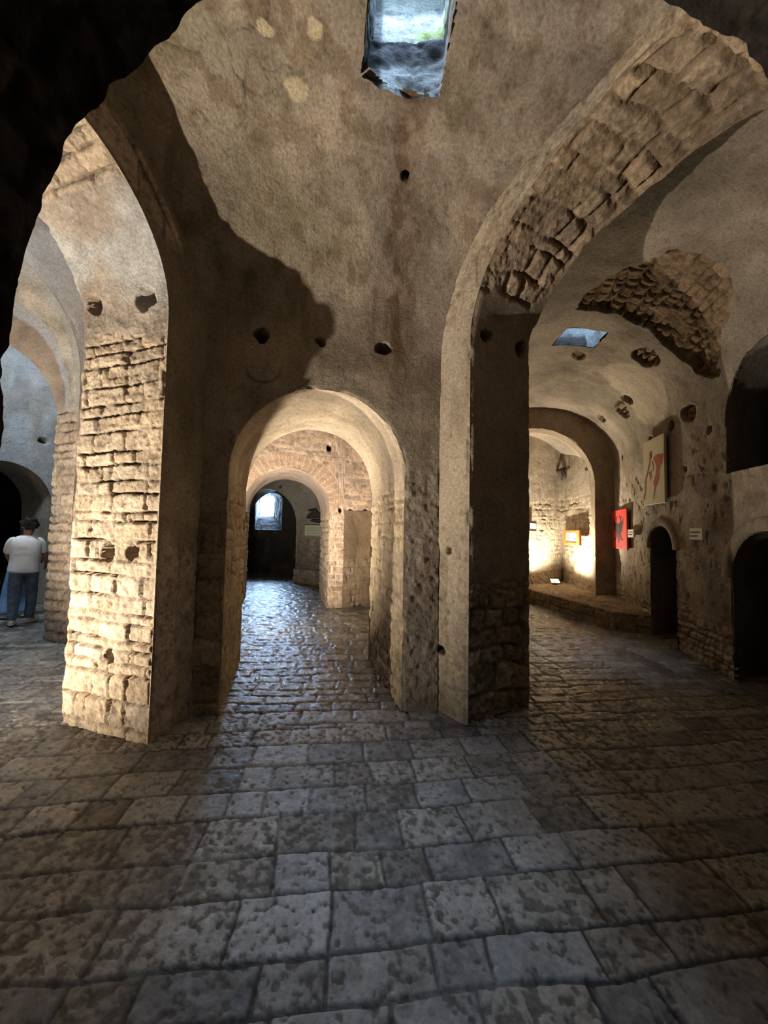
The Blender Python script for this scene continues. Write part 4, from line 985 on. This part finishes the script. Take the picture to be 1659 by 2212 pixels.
def floodlight():
    x, y, z = 4.27, 9.62, .335; root = Vector((x, y, z)); tgt = Vector((4.22, 9.2, 1.15)); d = (tgt-root).normalized(); s = d.cross(Vector((0, 0, 1))).normalized(); u = s.cross(d)
    e = tag(empty('floodlight', root), 'lit floodlight standing on the stone bench in the alcove', 'floodlight')
    c = root+Vector((0, 0, .10))
    def box(hx, hy, y0, y1, hx1=None, hy1=None):
        hx1 = hx1 or hx; hy1 = hy1 or hy; v = []
        for (yy, a, b) in ((y0, hx, hy), (y1, hx1, hy1)):
            for (i, j) in ((-1, -1), (1, -1), (1, 1), (-1, 1)): v.append(c+d*yy+s*a*i+u*b*j)
        return v, [(3, 2, 1, 0), (4, 5, 6, 7), (0, 1, 5, 4), (1, 2, 6, 5), (2, 3, 7, 6), (3, 0, 4, 7)]
    v, f = box(.05, .04, -.06, .04, .10, .08); mesh_obj('housing', local(v, root), f, M_METAL, e)
    v, f = box(.09, .07, .041, .045); mesh_obj('lamp_glass', local(v, root), f, M_GLASS, e)
    v, f = tube([root+s*.13+Vector((0, 0, .11)), root+s*.13+Vector((0, 0, .008)), root-s*.13+Vector((0, 0, .008)), root-s*.13+Vector((0, 0, .11))], .009); mesh_obj('stand', local(v, root), f, M_METAL, e)
    spot('alcove_floodlight_beam', c+d*.07, (4.24, 9.55, 3.0), 760, (1.0, .87, .66), math.radians(176), .75, .05)
    return
floodlight()
def info_board():
    a, b = np.array((-2.38, 11.855)), np.array((-1.75, 11.62)); u = unit(b-a); n = np.array((u[1], -u[0])); fr = Frame((a[0]+n[0]*.06, a[1]+n[1]*.06, 1.46), u, n); W, H = .66, .31
    root = Vector(fr.p(W/2, 0)); e = tag(empty('information_board', root), 'pale green information board on the grey wall seen through the low archway', 'sign')
    v, f = slab(fr, 0, W, 0, H, 0, .03); mesh_obj('sign_board', local(v, root), f, flat_mat('pale_green_board', (.42, .47, .36), .6), e)
    P = [stroke([(W*.08, H*(.2+.15*k)), (W*.9, H*(.2+.15*k))], .012) for k in range(5)]
    v, f = shapes(fr, P, .03, .033); mesh_obj('text_lines', local(v, root), f, M_INK, e)
    # dark metal cut-out above it
    fr = Frame((a[0]+n[0]*.07+u[0]*.06, a[1]+n[1]*.07+u[1]*.06, 1.84), u, n); root = Vector(fr.p(.3, 0))
    P = [[(.0, .14), (.08, .12), (.3, .15), (.62, .10), (.62, .36), (.40, .30), (.30, .42), (.05, .40), (.02, .36), (.22, .33), (.08, .28), (.0, .22)], [(.10, .06), (.34, .0), (.62, -.02), (.62, .07), (.25, .11)]]
    v, f = shapes(fr, P, 0, .03); o = mesh_obj('wall_emblem', local(v, root), f, M_BLACK); o.location = root
    tag(o, 'black cut-out plaque mounted above the pale green board', 'plaque')
info_board()

# ================================================================== PEOPLE
def skin_mesh(name, joints, edges, mat, root='pelvis', sub=2):
    me = bpy.data.meshes.new(name); ob = bpy.data.objects.new(name, me); COL.objects.link(ob)
    bm = bmesh.new(); lay = bm.verts.layers.skin.verify(); V = {}
    for k, (p, r) in joints.items():
        v = bm.verts.new(p); v[lay].radius = (r if hasattr(r, '__len__') else (r, r)); v[lay].use_root = (k == root); V[k] = v
    for a, b in edges: bm.edges.new((V[a], V[b]))
    bm.to_mesh(me); bm.free()
    ob.modifiers.new('s', 'SKIN').use_smooth_shade = True
    sb = ob.modifiers.new('u', 'SUBSURF'); sb.levels = sub; sb.render_levels = sub
    dg = bpy.context.evaluated_depsgraph_get(); ev = ob.evaluated_get(dg); m2 = bpy.data.meshes.new_from_object(ev)
    ob.modifiers.clear(); ob.data = m2; bpy.data.meshes.remove(me); m2.name = name; m2.materials.clear(); m2.materials.append(mat)
    m2.polygons.foreach_set('use_smooth', np.ones(len(m2.polygons), bool))
    return ob
def rings(path, n=20):
    """path: list of (centre, rx, ry); horizontal-ish rings lofted and closed"""
    return tube([p[0] for p in path], [(p[1], p[2]) for p in path], n)
def loft_rings(rs, n=24):
    vs, fs = [], []
    for (c, rx, ry, tilt) in rs:
        for k in range(n):
            a = 2*math.pi*k/n; vs.append(Vector((c[0]+rx*math.cos(a), c[1]+ry*math.sin(a), c[2]+tilt*math.cos(a))))
    for i in range(len(rs)-1):
        for k in range(n): j = (k+1) % n; fs.append((i*n+k, i*n+j, i*n+n+j, i*n+n+k))
    fs.append(tuple(range(n))[::-1]); fs.append(tuple((len(rs)-1)*n+k for k in range(n)))
    return vs, fs
def crumple(vs, amp, sc_=9, seed=0):
    P = np.array([tuple(v) for v in vs]); n = np.stack([fbm(P*sc_, 3, seed+i)-.5 for i in range(3)], -1)
    return [Vector(p) for p in P+n*amp*2]
def merge(*parts):
    vs, fs = [], []
    for v, f in parts: fs += [tuple(i+len(vs) for i in q) for q in f]; vs += list(v)
    return vs, fs
def ell(c, r, n=14, m=10):
    vs, fs = [], []
    for i in range(m+1):
        t = math.pi*i/m
        for k in range(n): a = 2*math.pi*k/n; vs.append(Vector((c[0]+r[0]*math.sin(t)*math.cos(a), c[1]+r[1]*math.sin(t)*math.sin(a), c[2]+r[2]*math.cos(t))))
    for i in range(m):
        for k in range(n): j = (k+1) % n; fs.append((i*n+k, i*n+j, i*n+n+j, i*n+n+k))
    return vs, fs
def sub2(o, l=2):
    m = o.modifiers.new('smooth', 'SUBSURF'); m.levels = l; m.render_levels = l
SKIN = flat_mat('skin', (.30, .155, .105), .6, .3); M_HAIR = flat_mat('dark_hair', (.012, .010, .010), .7, .3, .3, 60, bump=.6)
def hand(J, E, wrist, name, dirv, side, up):
    """palm, four fingers and a thumb as short chains"""
    d = Vector(dirv).normalized(); s = Vector(side).normalized(); w0 = Vector(wrist); p = w0+d*.05
    J[name+'palm'] = (p, (.028, .018)); E.append((name+'w', name+'palm'))
    for i, (o, l) in enumerate(((-.030, .062), (-.010, .074), (.010, .070), (.030, .054))):
        a = p+d*.045+s*o; b = a+d*l*.5+Vector(up)*.012; c = b+d*l*.4+Vector(up)*.025
        J[name+'k%d' % i] = (a, .0095); J[name+'m%d' % i] = (b, .0085); J[name+'t%d' % i] = (c, .0075)
        E += [(name+'palm', name+'k%d' % i), (name+'k%d' % i, name+'m%d' % i), (name+'m%d' % i, name+'t%d' % i)]
    a = w0+d*.035-s*.035; b = a+d*.035-s*.018; c = b+d*.03+s*.002
    J[name+'th0'] = (a, .011); J[name+'th1'] = (b, .0095); J[name+'th2'] = (c, .008); E += [(name+'palm', name+'th0'), (name+'th0', name+'th1'), (name+'th1', name+'th2')]

def person_a():
    # local axes: x = to the person's right, y = the way they face (away from the viewer)
    fwd = unit((-.70, .714)); rt = np.array((fwd[1], -fwd[0])); base = (-5.83, 6.30)
    J = {'pelvis': ((0, 0, .90), (.13, .10)), 'waist': ((0, .0, 1.06), (.125, .095)), 'chest': ((.0, .02, 1.26), (.15, .11)), 'neck0': ((.0, .03, 1.40), .07), 'neck': ((.02, .05, 1.455), .052),
         'jaw': ((.03, .075, 1.52), (.062, .068)), 'head': ((.035, .07, 1.60), (.072, .085)), 'top': ((.035, .06, 1.665), (.05, .06)), 'nose': ((.075, .165, 1.555), .010), 'earL': ((-.045, .075, 1.57), .014), 'earR': ((.115, .06, 1.57), .014),
         'shL': ((-.17, .02, 1.36), .058), 'elL': ((-.205, .09, 1.10), .042), 'aw': ((-.15, .24, .98), .030), 'shR': ((.17, .03, 1.36), .058), 'elR': ((.245, .09, 1.11), .044), 'bw': ((.285, .24, .93), .030),
         'hipL': ((-.09, 0, .86), .088), 'knL': ((-.10, .02, .48), .058), 'anL': ((-.11, -.03, .09), .042), 'toL': ((-.115, .09, .035), .035), 'hipR': ((.09, 0, .86), .088), 'knR': ((.11, .05, .48), .058), 'anR': ((.10, .06, .09), .042), 'toR': ((.17, .15, .035), .035)}
    E = [('pelvis', 'waist'), ('waist', 'chest'), ('chest', 'neck0'), ('neck0', 'neck'), ('neck', 'jaw'), ('jaw', 'head'), ('head', 'top'), ('jaw', 'nose'), ('head', 'earL'), ('head', 'earR'), ('chest', 'shL'), ('shL', 'elL'), ('elL', 'aw'), ('chest', 'shR'), ('shR', 'elR'), ('elR', 'bw'),
         ('pelvis', 'hipL'), ('hipL', 'knL'), ('knL', 'anL'), ('anL', 'toL'), ('pelvis', 'hipR'), ('hipR', 'knR'), ('knR', 'anR'), ('anR', 'toR')]
    hand(J, E, J['aw'][0], 'a', (.3, .9, -.1), (0, .1, 1), (.5, 0, 0)); hand(J, E, J['bw'][0], 'b', (-.1, .9, -.4), (0, .3, 1), (-.5, 0, 0))
    b = skin_mesh('person', J, E, SKIN); place_p(b, base, rt, fwd)
    tag(b, 'person seen from behind in a white t-shirt and dark blue jeans', 'person')
    shirt = flat_mat('white_cotton', (.80, .80, .79), .85, .1, .03, 12)
    tr = [((-.01, .0, .82), .198, .162, -.012), ((-.01, .0, .86), .196, .160, -.01), ((-.005, .0, .95), .188, .152, 0), ((0, .0, 1.06), .182, .142, 0), ((0, .0, 1.17), .19, .140, 0), ((0, .01, 1.28), .20, .138, 0), ((0, .015, 1.36), .19, .12, 0), ((.0, .025, 1.41), .13, .085, 0), ((.01, .03, 1.435), .075, .065, 0)]
    v1 = loft_rings(tr); v2 = tube([(-.10, .02, 1.375), (-.165, .025, 1.345), (-.195, .05, 1.22), (-.205, .085, 1.12)], [(.06, .06), (.072, .072), (.068, .066), (.068, .066)], 16)
    v3 = tube([(.10, .02, 1.375), (.165, .03, 1.345), (.205, .055, 1.22), (.225, .085, 1.13)], [(.06, .06), (.072, .072), (.068, .066), (.068, .066)], 16)
    v, f = merge(v1, v2, v3); o = mesh_obj('t_shirt', crumple(v, .012, 7, 5), f, shirt, b, True); sub2(o, 2); o['label'] = 'white t-shirt with a thin printed oval'
    # printed oval and faint lines on the back
    pr = []; n = 26
    def ring(cx, cz, rx, rz, w):
        vs, fs = [], []
        for k in range(n):
            a = 2*math.pi*k/n
            for q in (1, 0):
                x = cx+(rx-w*q)*math.cos(a); z = cz+(rz-w*q)*math.sin(a); yb = -.142*math.sqrt(max(.05, 1-(x/.195)**2))-.014
                vs.append(Vector((x, yb, z)))
        for k in range(n): j = (k+1) % n; fs.append((2*k, 2*j, 2*j+1, 2*k+1))
        return vs, fs
    def line(x0, x1, z, w):
        vs, fs = [], []
        for k in range(9):
            x = x0+(x1-x0)*k/8; yb = -.142*math.sqrt(max(.05, 1-(x/.195)**2))-.014
            vs += [Vector((x, yb, z-w/2)), Vector((x, yb, z+w/2))]
        for k in range(8): fs.append((2*k, 2*k+2, 2*k+3, 2*k+1))
        return vs, fs
    v, f = merge(ring(-.035, 1.115, .105, .017, .006), line(-.10, .03, 1.21, .006), line(-.09, .02, 1.235, .005), line(-.08, .02, 1.165, .004))
    o = mesh_obj('shirt_print', v, f, flat_mat('grey_print', (.35, .36, .40), .8), b)
    den = flat_mat('dark_denim', (.115, .155, .22), .85, .1, .35, 14)
    pl = loft_rings([((0, 0, .78), .165, .125, 0), ((0, 0, .84), .17, .125, 0), ((0, 0, .92), .165, .12, 0), ((0, 0, .98), .15, .11, 0)])
    def leg(pts): return tube([p[:3] for p in pts], [(p[3], p[3]) for p in pts], 16)
    lL = leg([(-.085, 0, .90, .09), (-.09, 0, .78, .098), (-.095, .01, .62, .088), (-.10, .015, .48, .078), (-.105, -.005, .30, .070), (-.11, -.03, .14, .066), (-.11, -.03, .07, .070)])
    lR = leg([(.085, 0, .90, .09), (.09, .01, .78, .098), (.10, .03, .62, .088), (.11, .045, .48, .078), (.108, .05, .30, .070), (.10, .06, .14, .066), (.10, .06, .08, .070)])
    v, f = merge(pl, lL, lR); o = mesh_obj('jeans', crumple(v, .016, 8, 9), f, den, b, True); sub2(o)
    sh = flat_mat('white_sneaker', (.72, .70, .65), .6, .3)
    for (c, a) in (((-.112, .0, .0), .05), ((.115, .10, .0), .75)):
        v, f = merge(ell((0, .03, .045), (.050, .135, .050)), ell((0, -.03, .08), (.042, .06, .05)), ell((0, .03, .018), (.053, .142, .018)))
        M = Matrix.Rotation(-a, 4, 'Z'); o = mesh_obj('sneaker', [M @ q+Vector(c) for q in v], f, sh, b, True)
    v, f = ell((.035, .055, 1.615), (.098, .112, .098), 28, 20); v = [q if not (q.y > .12 and q.z < 1.63) else q-Vector((0, .055, 0)) for q in v]
    P = np.array([tuple(q) for q in v]); k = fbm(P*22, 3, 66)-.42; cdir = P-np.array((.035, .055, 1.6)); cdir /= np.linalg.norm(cdir, axis=1, keepdims=True)
    o = mesh_obj('hair', [Vector(q) for q in P+cdir*k[:, None]*.13], f, M_HAIR, b, True)
def place_p(o, base, rt, fwd):
    o.matrix_world = Matrix(((rt[0], fwd[0], 0, base[0]), (rt[1], fwd[1], 0, base[1]), (0, 0, 1, .012), (0, 0, 0, 1)))
def person_b():
    fwd = unit((-.70, .714)); rt = np.array((fwd[1], -fwd[0])); base = (-6.24, 6.87)
    J = {'pelvis': ((-.13, 0, .86), (.12, .10)), 'waist': ((-.09, .03, 1.0), (.115, .09)), 'chest': ((-.03, .07, 1.18), (.13, .10)), 'neck0': ((-.05, .09, 1.31), .06), 'neck': ((-.06, .11, 1.36), .047), 'jaw': ((-.07, .14, 1.42), (.056, .06)), 'head': ((-.07, .14, 1.49), (.066, .078)), 'top': ((-.07, .13, 1.55), (.045, .05)),
         'nose': ((-.06, .225, 1.45), .010), 'earL': ((-.145, .135, 1.46), .012), 'earR': ((.005, .13, 1.46), .012),
         'shL': ((-.17, .06, 1.25), .05), 'elL': ((-.24, .02, 1.02), .037), 'aw': ((-.13, .16, .90), .027), 'shR': ((.12, .09, 1.26), .05), 'elR': ((.20, .16, 1.03), .037), 'bw': ((.17, .36, .98), .027),
         'hipL': ((-.20, 0, .82), .085), 'knL': ((-.27, .03, .45), .055), 'anL': ((-.30, -.02, .09), .038), 'toL': ((-.33, .09, .035), .033), 'hipR': ((-.07, .02, .82), .085), 'knR': ((-.05, .08, .45), .055), 'anR': ((-.06, .04, .09), .038), 'toR': ((-.05, .16, .035), .033)}
    E = [('pelvis', 'waist'), ('waist', 'chest'), ('chest', 'neck0'), ('neck0', 'neck'), ('neck', 'jaw'), ('jaw', 'head'), ('head', 'top'), ('jaw', 'nose'), ('head', 'earL'), ('head', 'earR'), ('chest', 'shL'), ('shL', 'elL'), ('elL', 'aw'), ('chest', 'shR'), ('shR', 'elR'), ('elR', 'bw'),
         ('pelvis', 'hipL'), ('hipL', 'knL'), ('knL', 'anL'), ('anL', 'toL'), ('pelvis', 'hipR'), ('hipR', 'knR'), ('knR', 'anR'), ('anR', 'toR')]
    hand(J, E, J['aw'][0], 'a', (.3, .9, -.1), (0, .1, 1), (.5, 0, 0)); hand(J, E, J['bw'][0], 'b', (-.1, .9, -.4), (0, .3, 1), (-.5, 0, 0))
    b = skin_mesh('person', J, E, SKIN); place_p(b, base, rt, fwd)
    tag(b, 'person in light blue jeans and white top, mostly hidden behind the person in the t-shirt', 'person')
    den = flat_mat('light_denim', (.22, .36, .58), .85, .1, .15, 14)
    pl = loft_rings([((-.135, 0, .74), .16, .12, 0), ((-.13, 0, .82), .165, .125, 0), ((-.12, .01, .92), .15, .115, 0), ((-.11, .02, .97), .135, .105, 0)])
    def leg(pts): return tube([p[:3] for p in pts], [(p[3], p[3]) for p in pts], 16)
    lL = leg([(-.20, 0, .86, .088), (-.215, .0, .76, .098), (-.25, .02, .60, .088), (-.275, .03, .46, .080), (-.29, .01, .28, .082), (-.30, -.02, .12, .088), (-.30, -.02, .06, .092)])
    lR = leg([(-.07, .02, .86, .088), (-.065, .03, .76, .098), (-.055, .06, .60, .088), (-.05, .08, .46, .080), (-.055, .06, .28, .082), (-.06, .04, .12, .088), (-.06, .04, .06, .092)])
    v, f = merge(pl, lL, lR); o = mesh_obj('jeans', crumple(v, .016, 8, 29), f, den, b, True); sub2(o)
    tr = [((-.10, .03, .92), .155, .12, 0), ((-.08, .03, 1.0), .15, .12, 0), ((-.05, .06, 1.12), .16, .122, 0), ((-.03, .07, 1.22), .165, .118, 0), ((-.03, .085, 1.29), .13, .09, 0), ((-.05, .09, 1.325), .07, .06, 0)]
    v1 = loft_rings(tr); v2 = tube([(-.12, .06, 1.26), (-.17, .05, 1.22), (-.215, .04, 1.12), (-.235, .03, 1.05)], [(.06, .06), (.072, .072), (.07, .07), (.068, .068)], 16); v3 = tube([(.08, .09, 1.26), (.12, .1, 1.22), (.16, .12, 1.12), (.185, .15, 1.06)], [(.06, .06), (.072, .072), (.07, .07), (.068, .068)], 16)
    v, f = merge(v1, v2, v3); o = mesh_obj('top', crumple(v, .012, 7, 25), f, flat_mat('pale_cotton', (.72, .75, .78), .85, .1), b, True); sub2(o)
    sh = flat_mat('pale_sneaker', (.72, .74, .70), .6, .3)
    for (c, a) in (((-.315, .0, .0), -.9), ((-.055, .06, .0), .1)):
        v, f = merge(ell((0, .03, .045), (.050, .135, .050)), ell((0, -.03, .08), (.042, .06, .05)), ell((0, .03, .018), (.053, .142, .018)))
        M = Matrix.Rotation(-a, 4, 'Z'); o = mesh_obj('sneaker', [M @ q+Vector(c) for q in v], f, sh, b, True)
    v, f = ell((-.07, .13, 1.50), (.085, .10, .09), 24, 16); o = mesh_obj('hair', v, f, M_HAIR, b, True)
person_a(); person_b()
